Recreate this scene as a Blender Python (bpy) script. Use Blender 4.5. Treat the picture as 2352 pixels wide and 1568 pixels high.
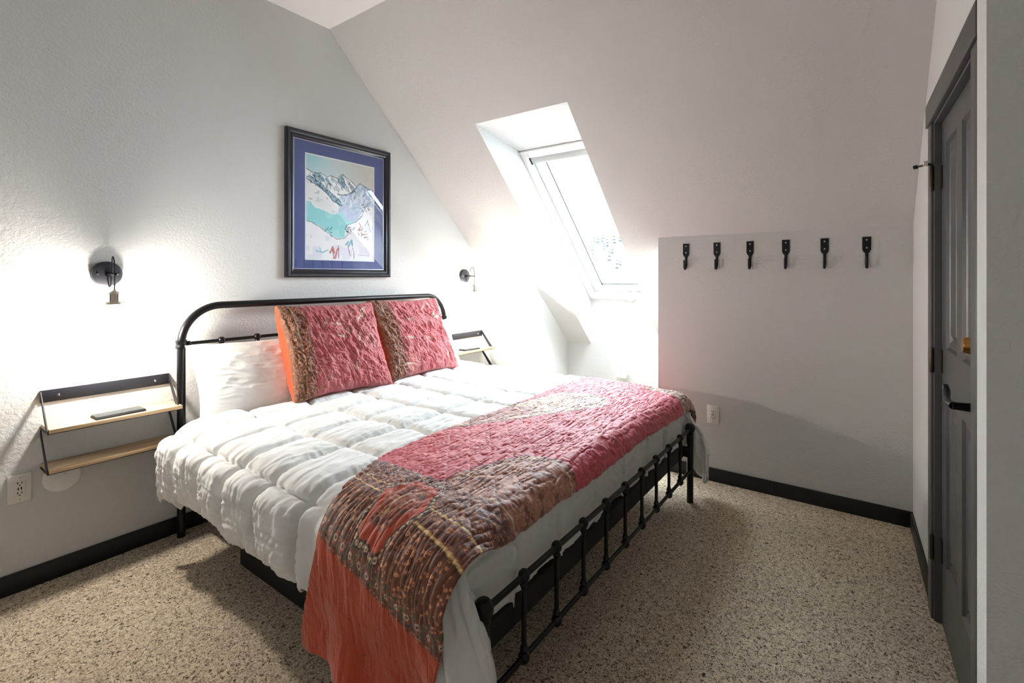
import bpy, bmesh, math, random
import numpy as np
from mathutils import Vector, Matrix

for o in list(bpy.data.objects):
    bpy.data.objects.remove(o, do_unlink=True)
S = bpy.context.scene
COL = S.collection
PI = math.pi
random.seed(4)

# ------------------------------------------------------------------ camera
FPX, YH, YAW = 1110.0, 635.0, math.radians(36.0)
cam = bpy.data.cameras.new('camera')
cam.sensor_width = 36.0
cam.lens = FPX / 2352 * 36.0
cam.shift_y = (YH - 784.0) / 2352.0
cam.clip_start = 0.02
cam.clip_end = 2000
co = bpy.data.objects.new('camera', cam)
COL.objects.link(co)
co.location = (0, 0, 1.40)
co.rotation_euler = (PI / 2, 0, YAW - PI / 2)
S.camera = co

# ------------------------------------------------------------------ world, light, exposure
W = bpy.data.worlds.new('overcast_sky')
S.world = W
W.use_nodes = True
bg = W.node_tree.nodes['Background']
bg.inputs[0].default_value = (0.80, 0.91, 1.0, 1)
bg.inputs[1].default_value = 18.0
S.view_settings.view_transform = 'Standard'
S.view_settings.look = 'None'
S.view_settings.gamma = 1.0
S.view_settings.use_curve_mapping = False
S.view_settings.exposure = 1.45
SCONCE_W = 16.0

# ------------------------------------------------------------------ room constants (metres)
XR = 3.494          # coat-hook knee wall
YB = 3.042          # headboard wall
ZC = 3.142          # flat ceiling
XA = 3.86           # short knee wall by the far shelf
XW = 4.49           # deep knee wall below the skylight
SL = 0.973          # roof slope
def zslope(x): return 1.33 + SL * (XA - x)
XF = XA - (ZC - 1.33) / SL      # where the slope leaves the flat ceiling
ROOF = 0.463        # vertical depth of the skylight shaft
SY0, SY1 = 1.505, 2.26

# ------------------------------------------------------------------ helpers
def srgb(r, g, b):
    f = lambda c: (c / 255 / 12.92) if c / 255 <= 0.04045 else ((c / 255 + 0.055) / 1.055) ** 2.4
    return (f(r), f(g), f(b), 1.0)

def newmat(name):
    m = bpy.data.materials.new(name)
    m.use_nodes = True
    nt = m.node_tree
    return m, nt, nt.nodes['Principled BSDF']

def N(nt, t, **kw):
    n = nt.nodes.new(t)
    for k, v in kw.items():
        if k in n.inputs.keys() if hasattr(n.inputs, 'keys') else False:
            n.inputs[k].default_value = v
        else:
            setattr(n, k, v)
    return n

def plain(name, rgb, rough=0.5, metal=0.0, noise=0.0, nscale=30.0, bump=0.0, bscale=200.0, sheen=0.0, spec=None):
    m, nt, p = newmat(name)
    c = srgb(*rgb)
    p.inputs['Base Color'].default_value = c
    p.inputs['Roughness'].default_value = rough
    p.inputs['Metallic'].default_value = metal
    if spec is not None:
        p.inputs['Specular IOR Level'].default_value = spec
    if sheen:
        p.inputs['Sheen Weight'].default_value = sheen
    tc = N(nt, 'ShaderNodeTexCoord')
    if noise:
        n = N(nt, 'ShaderNodeTexNoise'); n.inputs['Scale'].default_value = nscale; n.inputs['Detail'].default_value = 4
        nt.links.new(tc.outputs['Object'], n.inputs['Vector'])
        r = N(nt, 'ShaderNodeValToRGB')
        r.color_ramp.elements[0].position = 0.3; r.color_ramp.elements[1].position = 0.7
        r.color_ramp.elements[0].color = tuple(max(0, x * (1 - noise)) for x in c[:3]) + (1,)
        r.color_ramp.elements[1].color = tuple(min(1, x * (1 + noise)) for x in c[:3]) + (1,)
        nt.links.new(n.outputs['Fac'], r.inputs['Fac'])
        nt.links.new(r.outputs['Color'], p.inputs['Base Color'])
    if bump:
        n = N(nt, 'ShaderNodeTexNoise'); n.inputs['Scale'].default_value = bscale; n.inputs['Detail'].default_value = 3
        nt.links.new(tc.outputs['Object'], n.inputs['Vector'])
        b = N(nt, 'ShaderNodeBump'); b.inputs['Strength'].default_value = bump; b.inputs['Distance'].default_value = 0.004
        nt.links.new(n.outputs['Fac'], b.inputs['Height'])
        nt.links.new(b.outputs['Normal'], p.inputs['Normal'])
    return m

def paint(name, rgb, bump=0.28, rough=0.75):
    """wall paint over knock-down plaster texture"""
    m, nt, p = newmat(name)
    c = srgb(*rgb)
    p.inputs['Roughness'].default_value = rough
    p.inputs['Specular IOR Level'].default_value = 0.25
    tc = N(nt, 'ShaderNodeTexCoord')
    n0 = N(nt, 'ShaderNodeTexNoise'); n0.inputs['Scale'].default_value = 1.3; n0.inputs['Detail'].default_value = 2
    r0 = N(nt, 'ShaderNodeValToRGB')
    r0.color_ramp.elements[0].color = tuple(x * 0.96 for x in c[:3]) + (1,)
    r0.color_ramp.elements[1].color = tuple(min(1, x * 1.03) for x in c[:3]) + (1,)
    nt.links.new(tc.outputs['Object'], n0.inputs['Vector']); nt.links.new(n0.outputs['Fac'], r0.inputs['Fac'])
    nt.links.new(r0.outputs['Color'], p.inputs['Base Color'])
    n1 = N(nt, 'ShaderNodeTexNoise'); n1.inputs['Scale'].default_value = 75; n1.inputs['Detail'].default_value = 3; n1.inputs['Distortion'].default_value = 0.6
    r1 = N(nt, 'ShaderNodeValToRGB'); r1.color_ramp.elements[0].position = 0.38; r1.color_ramp.elements[1].position = 0.6
    nt.links.new(tc.outputs['Object'], n1.inputs['Vector']); nt.links.new(n1.outputs['Fac'], r1.inputs['Fac'])
    b = N(nt, 'ShaderNodeBump'); b.inputs['Strength'].default_value = bump; b.inputs['Distance'].default_value = 0.0022
    nt.links.new(r1.outputs['Color'], b.inputs['Height']); nt.links.new(b.outputs['Normal'], p.inputs['Normal'])
    return m

class MB:
    """collects shapes, builds one mesh object"""
    def __init__(self): self.v = []; self.f = []
    def add(self, vs, fs):
        o = len(self.v); self.v += [tuple(v) for v in vs]; self.f += [tuple(i + o for i in f) for f in fs]; return self
    def box(self, x0, x1, y0, y1, z0, z1, mat=None):
        vs = [(x, y, z) for z in (z0, z1) for y in (y0, y1) for x in (x0, x1)]
        if mat is not None: vs = [tuple(mat @ Vector(v)) for v in vs]
        return self.add(vs, [(0, 2, 3, 1), (4, 5, 7, 6), (0, 1, 5, 4), (2, 6, 7, 3), (0, 4, 6, 2), (1, 3, 7, 5)])
    def bbox(self, x0, x1, y0, y1, z0, z1, b=0.002, seg=2, mat=None):
        bm = bmesh.new()
        bmesh.ops.create_cube(bm, size=1)
        for v in bm.verts:
            v.co = Vector(((x0 + x1) / 2 + v.co.x * (x1 - x0), (y0 + y1) / 2 + v.co.y * (y1 - y0), (z0 + z1) / 2 + v.co.z * (z1 - z0)))
        b = min(b, 0.45 * min(abs(x1 - x0), abs(y1 - y0), abs(z1 - z0)))
        bmesh.ops.bevel(bm, geom=bm.edges[:], offset=b, segments=seg, affect='EDGES', profile=0.5)
        bm.verts.index_update()
        vs = [v.co.copy() for v in bm.verts]
        if mat is not None: vs = [mat @ v for v in vs]
        self.add(vs, [[v.index for v in f.verts] for f in bm.faces]); bm.free(); return self
    def prism(self, pts, axis, a0, a1):
        """polygon (2d) extruded along axis 'x','y' or 'z'"""
        n = len(pts)
        def P(p, a):
            if axis == 'x': return (a, p[0], p[1])
            if axis == 'y': return (p[0], a, p[1])
            return (p[0], p[1], a)
        vs = [P(p, a0) for p in pts] + [P(p, a1) for p in pts]
        fs = [tuple(range(n)), tuple(range(2 * n - 1, n - 1, -1))] + [(i, i + n, (i + 1) % n + n, (i + 1) % n) for i in range(n)]
        return self.add(vs, fs)
    def tube(self, pts, r, seg=12, smooth=0, closed=False, cap=True):
        pts = [Vector(p) for p in pts]
        if smooth:
            q = []
            n = len(pts)
            for i in range(n - 1):
                p0 = pts[max(i - 1, 0)]; p1 = pts[i]; p2 = pts[i + 1]; p3 = pts[min(i + 2, n - 1)]
                for k in range(smooth):
                    t = k / smooth
                    q.append(0.5 * ((2 * p1) + (p2 - p0) * t + (2 * p0 - 5 * p1 + 4 * p2 - p3) * t * t + (3 * p1 - p0 - 3 * p2 + p3) * t ** 3))
            q.append(pts[-1]); pts = q
        n = len(pts)
        rs = r if isinstance(r, (list, tuple)) else [r] * n
        if len(rs) != n: rs = list(np.interp(np.linspace(0, 1, n), np.linspace(0, 1, len(rs)), rs))
        t0 = (pts[1] - pts[0]).normalized()
        up = Vector((0, 0, 1)) if abs(t0.z) < 0.9 else Vector((1, 0, 0))
        a = t0.cross(up).normalized()
        vs = []
        for i in range(n):
            t = (pts[min(i + 1, n - 1)] - pts[max(i - 1, 0)]).normalized()
            a = (a - t * a.dot(t)).normalized(); b = t.cross(a)
            for k in range(seg):
                an = 2 * PI * k / seg
                vs.append(pts[i] + (a * math.cos(an) + b * math.sin(an)) * rs[i])
        fs = [(i * seg + k, i * seg + (k + 1) % seg, (i + 1) * seg + (k + 1) % seg, (i + 1) * seg + k) for i in range(n - 1) for k in range(seg)]
        if cap: fs += [tuple(range(seg - 1, -1, -1)), tuple((n - 1) * seg + k for k in range(seg))]
        return self.add(vs, fs)
    def lathe(self, prof, seg=24, origin=(0, 0, 0), axis='z'):
        """prof: list of (radius, height) along axis"""
        n = len(prof); vs = []
        ox, oy, oz = origin
        for r, h in prof:
            for k in range(seg):
                an = 2 * PI * k / seg; c, s = math.cos(an) * r, math.sin(an) * r
                if axis == 'z': vs.append((ox + c, oy + s, oz + h))
                elif axis == 'y': vs.append((ox + c, oy + h, oz + s))
                else: vs.append((ox + h, oy + c, oz + s))
        fs = [(i * seg + k, i * seg + (k + 1) % seg, (i + 1) * seg + (k + 1) % seg, (i + 1) * seg + k) for i in range(n - 1) for k in range(seg)]
        fs += [tuple(range(seg - 1, -1, -1)), tuple((n - 1) * seg + k for k in range(seg))]
        return self.add(vs, fs)
    def sphere(self, c, r, seg=16, rings=10, sz=1.0):
        prof = [(max(1e-4, r * math.sin(PI * i / rings)), -r * sz * math.cos(PI * i / rings)) for i in range(rings + 1)]
        return self.lathe(prof, seg, c)
    def build(self, name, mat, parent=None, smooth=35, loc=None):
        me = bpy.data.meshes.new(name)
        me.from_pydata(self.v, [], self.f)
        bm = bmesh.new(); bm.from_mesh(me)
        bmesh.ops.recalc_face_normals(bm, faces=bm.faces[:]); bm.to_mesh(me); bm.free()
        if smooth:
            me.polygons.foreach_set('use_smooth', [True] * len(me.polygons))
            me.set_sharp_from_angle(angle=math.radians(smooth))
        me.materials.append(mat)
        o = bpy.data.objects.new(name, me); COL.objects.link(o)
        if parent is not None: o.parent = parent
        if loc is not None: o.location = loc
        return o

def tag(o, label, cat, group=None):
    o['label'] = label; o['category'] = cat
    if group: o['group'] = group
    return o

def thing(name, label, cat, loc=(0, 0, 0), rotz=0, group=None):
    o = bpy.data.objects.new(name, None); COL.objects.link(o)
    o.empty_display_size = 0.05
    o.location = loc; o.rotation_euler = (0, 0, rotz)
    return tag(o, label, cat, group)

def struct(o):
    o['kind'] = 'structure'; return o

def sempty(name, loc=(0, 0, 0), rotz=0):
    o = bpy.data.objects.new(name, None); COL.objects.link(o); o.empty_display_size = 0.05
    o.location = loc; o.rotation_euler = (0, 0, rotz); return struct(o)

def copy_tree(o, parent=None):
    c = o.copy(); COL.objects.link(c)
    if parent is not None: c.parent = parent
    for ch in list(o.children): copy_tree(ch, c)
    return c

def gridmesh(name, P, mat, parent=None, cols=None, uv=None, smooth=True, extra=None):
    """P: (m,n,3) array -> quad grid object with optional colour attribute"""
    m, n = P.shape[:2]
    me = bpy.data.meshes.new(name)
    idx = np.arange(m * n).reshape(m, n)
    q = np.stack([idx[:-1, :-1], idx[1:, :-1], idx[1:, 1:], idx[:-1, 1:]], -1).reshape(-1, 4)
    setmesh(me, P.reshape(-1, 3), q)
    if cols is not None: setcol(me, cols.reshape(-1, 4))
    if uv is not None: setuv(me, uv.reshape(-1, 2), q)
    me.materials.append(mat)
    o = bpy.data.objects.new(name, me); COL.objects.link(o)
    if parent is not None: o.parent = parent
    return o

def setmesh(me, V, Q):
    me.vertices.add(len(V)); me.vertices.foreach_set('co', np.ascontiguousarray(V, dtype=np.float32).ravel())
    me.loops.add(Q.size); me.loops.foreach_set('vertex_index', np.ascontiguousarray(Q, dtype=np.int32).ravel())
    me.polygons.add(len(Q))
    me.polygons.foreach_set('loop_start', np.arange(0, Q.size, Q.shape[1], dtype=np.int32))
    me.polygons.foreach_set('use_smooth', np.ones(len(Q), dtype=bool))
    me.update(calc_edges=True); me.validate()

def setcol(me, c, name='col'):
    a = me.color_attributes.new(name, 'FLOAT_COLOR', 'POINT')
    a.data.foreach_set('color', np.ascontiguousarray(c, dtype=np.float32).ravel())

def setuv(me, uv, q):
    l = me.uv_layers.new(name='UVMap')
    li = np.empty(len(me.loops), dtype=np.int32); me.loops.foreach_get('vertex_index', li)
    l.data.foreach_set('uv', np.ascontiguousarray(uv[li], dtype=np.float32).ravel())

def hsh(i, j, seed):
    h = (i.astype(np.int64) * 374761393 + j.astype(np.int64) * 668265263 + seed * 1442695041) & 0x7fffffff
    h = ((h ^ (h >> 13)) * 1274126177) & 0x7fffffff
    return ((h ^ (h >> 16)) & 0xffff) / 65535.0

def vnoise(x, y, seed=0):
    x = np.asarray(x, float); y = np.asarray(y, float)
    i = np.floor(x); j = np.floor(y); fx = x - i; fy = y - j
    fx = fx * fx * (3 - 2 * fx); fy = fy * fy * (3 - 2 * fy)
    a = hsh(i, j, seed); b = hsh(i + 1, j, seed); c = hsh(i, j + 1, seed); d = hsh(i + 1, j + 1, seed)
    return (a * (1 - fx) + b * fx) * (1 - fy) + (c * (1 - fx) + d * fx) * fy

def fbm(x, y, seed=0, o=3):
    r = 0; a = 0.5
    for k in range(o): r = r + a * vnoise(x * 2 ** k, y * 2 ** k, seed + k); a *= 0.5
    return r / (1 - 0.5 ** o)

def ridge(x, y, seed=0):
    return 1 - np.abs(2 * vnoise(x, y, seed) - 1)

def sstep(a, b, x):
    t = np.clip((np.asarray(x, float) - a) / (b - a), 0, 1); return t * t * (3 - 2 * t)

# ------------------------------------------------------------------ materials
M_wall = paint('wall_paint', (209, 209, 207))
M_ceil = paint('ceiling_paint', (226, 225, 222), 0.2)
M_white = plain('white_trim', (236, 236, 234), 0.35, noise=0.02)
M_dark = plain('baseboard_black', (16, 16, 19), 0.45, noise=0.1)
M_door = plain('door_charcoal', (74, 72, 71), 0.38, noise=0.05, bump=0.05, bscale=120)
M_iron = plain('bed_black_metal', (16, 16, 19), 0.3, metal=0.3, noise=0.12, nscale=60)
M_shelfmetal = plain('shelf_black_metal', (38, 39, 46), 0.5, metal=0.2, noise=0.06)
M_hook = plain('hook_iron', (14, 16, 22), 0.45, metal=0.4, noise=0.1)
M_brass = plain('brass', (150, 112, 62), 0.3, metal=1.0, noise=0.06)
M_bronze = plain('old_bronze_hinge', (74, 66, 58), 0.4, metal=0.9, noise=0.1)
M_nickel = plain('aged_nickel', (196, 188, 174), 0.4, metal=0.6, noise=0.06)
M_chrome = plain('screw_steel', (205, 205, 205), 0.25, metal=1.0, noise=0.02)
M_plate = plain('plastic_white', (228, 224, 218), 0.35, noise=0.02)
M_slot = plain('slot_black', (18, 17, 17), 0.6, noise=0.05)
M_rubber = plain('black_rubber', (15, 15, 15), 0.7, noise=0.05)
M_cord = plain('black_fabric_cord', (22, 21, 24), 0.8, noise=0.1, bump=0.4, bscale=900)
M_slate = plain('tablet_slate', (58, 66, 68), 0.35, noise=0.05)
M_platform = plain('bed_platform_black', (12, 12, 14), 0.7, noise=0.15, bump=0.2)
M_mattress = plain('mattress_fabric', (214, 212, 208), 0.9, noise=0.03, bump=0.3, bscale=300)

def make_carpet():
    m, nt, p = newmat('carpet_tan_frieze')
    p.inputs['Roughness'].default_value = 1.0
    p.inputs['Specular IOR Level'].default_value = 0.05
    p.inputs['Sheen Weight'].default_value = 0.15
    tc = N(nt, 'ShaderNodeTexCoord')
    n = N(nt, 'ShaderNodeTexNoise'); n.inputs['Scale'].default_value = 84; n.inputs['Detail'].default_value = 4; n.inputs['Roughness'].default_value = 0.65; n.inputs['Distortion'].default_value = 1.6
    nt.links.new(tc.outputs['Object'], n.inputs['Vector'])
    r = N(nt, 'ShaderNodeValToRGB'); e = r.color_ramp.elements
    e[0].position = 0.38; e[0].color = srgb(52, 40, 30)
    e[1].position = 0.62; e[1].color = srgb(238, 223, 200)
    k = e.new(0.44); k.color = srgb(176, 155, 130)
    k = e.new(0.51); k.color = srgb(212, 194, 168)
    nt.links.new(n.outputs['Fac'], r.inputs['Fac'])
    n2 = N(nt, 'ShaderNodeTexNoise'); n2.inputs['Scale'].default_value = 3.2; n2.inputs['Detail'].default_value = 3
    nt.links.new(tc.outputs['Object'], n2.inputs['Vector'])
    r2 = N(nt, 'ShaderNodeValToRGB'); r2.color_ramp.elements[0].position = 0.3; r2.color_ramp.elements[1].position = 0.7
    r2.color_ramp.elements[0].color = (0.92, 0.91, 0.90, 1); r2.color_ramp.elements[1].color = (1.0, 1.0, 1.0, 1)
    nt.links.new(n2.outputs['Fac'], r2.inputs['Fac'])
    mx = N(nt, 'ShaderNodeMixRGB', blend_type='MULTIPLY'); mx.inputs[0].default_value = 1
    nt.links.new(r.outputs['Color'], mx.inputs[1]); nt.links.new(r2.outputs['Color'], mx.inputs[2])
    nt.links.new(mx.outputs['Color'], p.inputs['Base Color'])
    b = N(nt, 'ShaderNodeBump'); b.inputs['Strength'].default_value = 0.9; b.inputs['Distance'].default_value = 0.008
    nt.links.new(n.outputs['Fac'], b.inputs['Height']); nt.links.new(b.outputs['Normal'], p.inputs['Normal'])
    return m
M_carpet = make_carpet()

def make_wood():
    m, nt, p = newmat('pine_board')
    p.inputs['Roughness'].default_value = 0.5
    tc = N(nt, 'ShaderNodeTexCoord'); mp = N(nt, 'ShaderNodeMapping'); mp.inputs['Scale'].default_value = (2.0, 34, 34)
    nt.links.new(tc.outputs['Object'], mp.inputs['Vector'])
    n = N(nt, 'ShaderNodeTexNoise'); n.inputs['Scale'].default_value = 1.6; n.inputs['Detail'].default_value = 5; n.inputs['Distortion'].default_value = 0.8
    nt.links.new(mp.outputs['Vector'], n.inputs['Vector'])
    r = N(nt, 'ShaderNodeValToRGB'); e = r.color_ramp.elements
    e[0].position = 0.3; e[0].color = srgb(178, 142, 106); e[1].position = 0.65; e[1].color = srgb(216, 186, 148)
    nt.links.new(n.outputs['Fac'], r.inputs['Fac']); nt.links.new(r.outputs['Color'], p.inputs['Base Color'])
    return m
M_wood = make_wood()

def make_glass(name, tint=(1, 1, 1, 1), gl=1.0, rough=0.0):
    """thin pane: clear, with Fresnel reflection"""
    m = bpy.data.materials.new(name); m.use_nodes = True; nt = m.node_tree
    for n in list(nt.nodes):
        if n.type != 'OUTPUT_MATERIAL': nt.nodes.remove(n)
    out = nt.nodes[0]
    t = N(nt, 'ShaderNodeBsdfTransparent'); t.inputs[0].default_value = tint
    g = N(nt, 'ShaderNodeBsdfGlossy'); g.inputs['Roughness'].default_value = rough
    fr0 = N(nt, 'ShaderNodeLayerWeight'); fr0.inputs['Blend'].default_value = 0.5
    pw = N(nt, 'ShaderNodeMath', operation='POWER'); pw.inputs[1].default_value = 5.0
    nt.links.new(fr0.outputs['Facing'], pw.inputs[0])
    fr = N(nt, 'ShaderNodeMath', operation='MULTIPLY_ADD'); fr.inputs[1].default_value = 0.96; fr.inputs[2].default_value = 0.035
    nt.links.new(pw.outputs[0], fr.inputs[0])
    mul = N(nt, 'ShaderNodeMath', operation='MULTIPLY'); mul.inputs[1].default_value = gl
    mix = N(nt, 'ShaderNodeMixShader')
    nt.links.new(fr.outputs[0], mul.inputs[0]); nt.links.new(mul.outputs[0], mix.inputs[0])
    nt.links.new(t.outputs[0], mix.inputs[1]); nt.links.new(g.outputs[0], mix.inputs[2]); nt.links.new(mix.outputs[0], out.inputs[0])
    return m
M_pane = make_glass('window_glass', (0.97, 0.98, 0.98, 1))
M_bulbglass = make_glass('bulb_glass', (0.99, 0.98, 0.96, 1), 0.8)
M_picglass = make_glass('picture_glass', (1, 1, 1, 1), 1.0)

def emit(name, rgb, s):
    m = bpy.data.materials.new(name); m.use_nodes = True; nt = m.node_tree
    p = nt.nodes['Principled BSDF']
    p.inputs['Base Color'].default_value = rgb + (1,)
    p.inputs['Emission Color'].default_value = rgb + (1,); p.inputs['Emission Strength'].default_value = s
    return m
M_filament = emit('glowing_filament', (1.0, 0.86, 0.66), 150.0)

# ================================================================== ROOM SHELL
T = 0.10
struct(MB().box(-1.3, 4.7, -1.7, 3.2, -0.1, 0.0).build('floor', M_carpet, smooth=0))
struct(MB().box(-1.4, 4.75, YB, YB + T, 0, 3.7).build('wall_back', M_wall, smooth=0))
struct(MB().box(-1.4, -1.3, -1.7, YB, 0, ZC).build('wall_left', M_wall, smooth=0))
struct(MB().box(-1.3, 1.61, -1.8, -1.7, 0, ZC).build('wall_front', M_wall, smooth=0))
struct(MB().box(-1.4, XF, -1.8, YB, ZC, ZC + 0.12).build('ceiling', M_ceil, smooth=0))
# sloping ceiling with the skylight shaft cut through its whole depth
xh, xg = 2.66, 3.225        # shaft head: room edge and window edge
zh, zg = zslope(2.66), zslope(3.225) + ROOF
mb = MB()
xe = XW + 0.15
prof = [(XF, ZC), (xe, zslope(xe)), (xe, zslope(xe) + ROOF), (XF, ZC + ROOF)]
mb.prism(prof, 'y', -0.6, SY0)
mb.prism(prof, 'y', SY1, YB)
mb.prism([(XF, ZC), (xh, zh), (xg, zg), (XF, ZC + ROOF)], 'y', SY0, SY1)
struct(mb.build('ceiling_slope', M_wall, smooth=0))
# knee walls
struct(MB().box(XR, XR + T, -0.5, 1.214, 0, zslope(XR) + 0.02).build('wall_right', M_wall, smooth=0))
struct(MB().box(XR + T, XW, 1.114, 1.214, 0, 0.95).build('wall_recess_return', M_wall, smooth=0))
struct(MB().box(XA, XW + T, 2.537, YB, 0, 1.37).build('wall_shelf_alcove', M_wall, smooth=0))
zsill = zslope(XW) + ROOF
mb = MB().box(XW, XW + T, 1.214, SY0, 0, zslope(XW) + 0.02).box(XW, XW + T, SY1, 2.537, 0, zslope(XW) + 0.02)
mb.box(XW, XW + T, SY0, SY1, 0, zsill)
struct(mb.build('wall_recess_back', M_wall, smooth=0))
# door wall, a degree off square, with the opening
DROT = math.atan2(-0.022, -1.0)
DX0, DY0 = 2.70, -0.225 - 0.022 * (XR - 2.70)
dw = struct(MB().box(-0.95, 0.09, 0, T, 0, 3.3).box(0.86, 1.14, 0, T, 0, 3.3).box(0.09, 0.86, 0, T, 2.03, 3.3).build('wall_door', M_wall, smooth=0))
dw.location = (DX0, DY0, 0); dw.rotation_euler = (0, 0, DROT)
struct(MB().box(1.5, 1.61, -1.8, -0.2235, 0, 3.3).build('wall_corner', M_wall, smooth=0))
struct(MB().box(1.61, 3.6, -0.62, -0.52, 0, 3.3).build('wall_closet_back', M_wall, smooth=0))

# baseboards
def base(name, x0, x1, y0, y1):
    return struct(MB().bbox(x0, x1, y0, y1, 0, 0.09, 0.004).build(name, M_dark))
base('baseboard_back', -1.3, XA, YB - 0.014, YB)
base('baseboard_right', XR - 0.014, XR, -0.225, 1.214)
base('baseboard_shelf_alcove', XA - 0.014, XA, 2.523, YB - 0.014)
base('baseboard_recess_side', XA, XW, 2.523, 2.537)
base('baseboard_recess_back', XW - 0.014, XW, 1.214, 2.523)
base('baseboard_left', -1.3, -1.286, -1.7, YB - 0.014)
b = struct(MB().bbox(-0.775, 0.0, -0.014, 0, 0, 0.09, 0.004).build('baseboard_door', M_dark))
b.location = (DX0, DY0, 0); b.rotation_euler = (0, 0, DROT)
base('baseboard_corner', 1.486, 1.5, -1.7, -0.30)

# ------------------------------------------------------------------ skylight window
ang = math.atan(SL)
# local frame: X = -world y (rightwards), Y = down the slope, Z = out of the roof plane (outwards)
eY = Vector((math.cos(ang), 0, -math.sin(ang))); eX = Vector((0, -1, 0)); eZ = eX.cross(eY)
if eZ.z < 0: eZ = -eZ
# origin at the upper-left corner of the reveal
O = Vector((xg, SY1, zg))
LW, LH = SY1 - SY0, (XW - xg) / math.cos(ang)
eZ = Vector((math.sin(ang), 0, math.cos(ang)))
MW = Matrix(((eX.x, eY.x, eZ.x, O.x), (eX.y, eY.y, eZ.y, O.y), (eX.z, eY.z, eZ.z, O.z), (0, 0, 0, 1)))
win = sempty('window_1')
win.matrix_world = MW
def wbox(name, x0, x1, y0, y1, z0, z1, mat, b=0.004, parent=win):
    return MB().bbox(x0, x1, y0, y1, z0, z1, b).build(name, mat, parent)
# outer frame
wbox('frame_rail', 0, 0.055, 0, LH, -0.012, 0.09, M_white)
wbox('frame_rail', LW - 0.055, LW, 0, LH, -0.012, 0.09, M_white)
wbox('frame_rail', 0.055, LW - 0.055, 0, 0.06, -0.012, 0.09, M_white)
wbox('frame_rail', 0.055, LW - 0.055, LH - 0.075, LH, -0.012, 0.09, M_white)
MB().tube([(0.0, -0.004, -0.016), (LW, -0.004, -0.016)], 0.011, 10).build('top_bead', M_white, win)
MB().bbox(0.0, 0.012, 0.0, LH, -0.018, -0.010, 0.003).build('side_bead', M_plate, win)
# sash, set back inside the frame
sash = wbox('sash', 0.06, 0.165, 0.065, LH - 0.08, 0.03, 0.10, M_white)
wbox('sash_rail', LW - 0.125, LW - 0.06, 0.065, LH - 0.08, 0.03, 0.10, M_white, 0.004, sash)
wbox('sash_rail', 0.165, LW - 0.125, 0.065, 0.13, 0.03, 0.10, M_white, 0.004, sash)
wbox('sash_rail', 0.165, LW - 0.125, LH - 0.155, LH - 0.08, 0.03, 0.10, M_white, 0.004, sash)
g = MB()
g.box(0.165, 0.172, 0.13, LH - 0.155, 0.035, 0.06).box(LW - 0.131, LW - 0.125, 0.13, LH - 0.155, 0.05, 0.06)
g.box(0.131, LW - 0.131, LH - 0.161, LH - 0.155, 0.05, 0.06)
g.build('gasket', M_rubber, win, 0)
MB().box(0.165, LW - 0.125, 0.13, LH - 0.155, 0.058, 0.062).build('pane', M_pane, win, 0)
M_blind = plain('blind_grey', (176, 178, 176), 0.6, noise=0.03)
bl = MB().bbox(0.062, LW - 0.062, 0.062, 0.125, -0.004, 0.05, 0.012, 3).build('blind_cassette', M_blind, win)
MB().bbox(0.055, 0.063, 0.06, 0.128, -0.006, 0.05, 0.002).build('end_cap', M_rubber, bl)
MB().bbox(0.40, 0.60, LH - 0.128, LH - 0.108, 0.012, 0.03, 0.004).build('vent_bar', M_white, win)
h = MB().bbox(LW * 0.62, LW * 0.62 + 0.05, LH - 0.115, LH - 0.10, -0.005, 0.03, 0.004).tube([(LW * .62 + .01, LH - .10, 0.0), (LW * .62 + .03, LH - .14, -0.012), (LW * .62 + .055, LH - .142, -0.012)], 0.004, 8)
h.build('latch', M_white, win)
# crank handle hanging under the frame
MB().bbox(0.40, 0.46, LH - 0.02, LH + 0.0, -0.03, -0.012, 0.004).tube([(0.43, LH - 0.012, -0.02), (0.432, LH - 0.005, -0.045), (0.445, LH + 0.012, -0.066), (0.45, LH + 0.022, -0.072)], 0.0055, 8).tube([(0.45, LH + 0.022, -0.072), (0.462, LH + 0.026, -0.098)], 0.008, 8).build('crank_handle', M_white, win)
# lets the renderer aim sky light through the opening
pl = bpy.data.lights.new('window_1_portal', 'AREA'); pl.shape = 'RECTANGLE'; pl.size = LW - 0.2; pl.size_y = LH - 0.25
pl.cycles.is_portal = True
po = bpy.data.objects.new('window_1_portal', pl); COL.objects.link(po)
po.matrix_world = MW @ Matrix.Translation((LW / 2, LH / 2, 0.13))

# ------------------------------------------------------------------ door
door = sempty('door_1', (DX0, DY0, 0), DROT)
def dbox(name, x0, x1, y0, y1, z0, z1, mat=M_door, b=0.004, parent=door):
    return MB().bbox(x0, x1, y0, y1, z0, z1, b).build(name, mat, parent)
dbox('casing', 0.0, 0.09, -0.02, 0.0, 0, 2.03)
dbox('casing', 0.86, 0.95, -0.02, 0.0, 0, 2.03)
dbox('header', -0.015, 0.965, -0.027, 0.0, 2.03, 2.125)
dbox('jamb', 0.09, 0.105, -0.012, 0.1, 0, 2.03)
dbox('jamb', 0.845, 0.86, -0.012, 0.1, 0, 2.03)
dbox('jamb', 0.105, 0.845, -0.012, 0.1, 2.018, 2.03)
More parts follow.
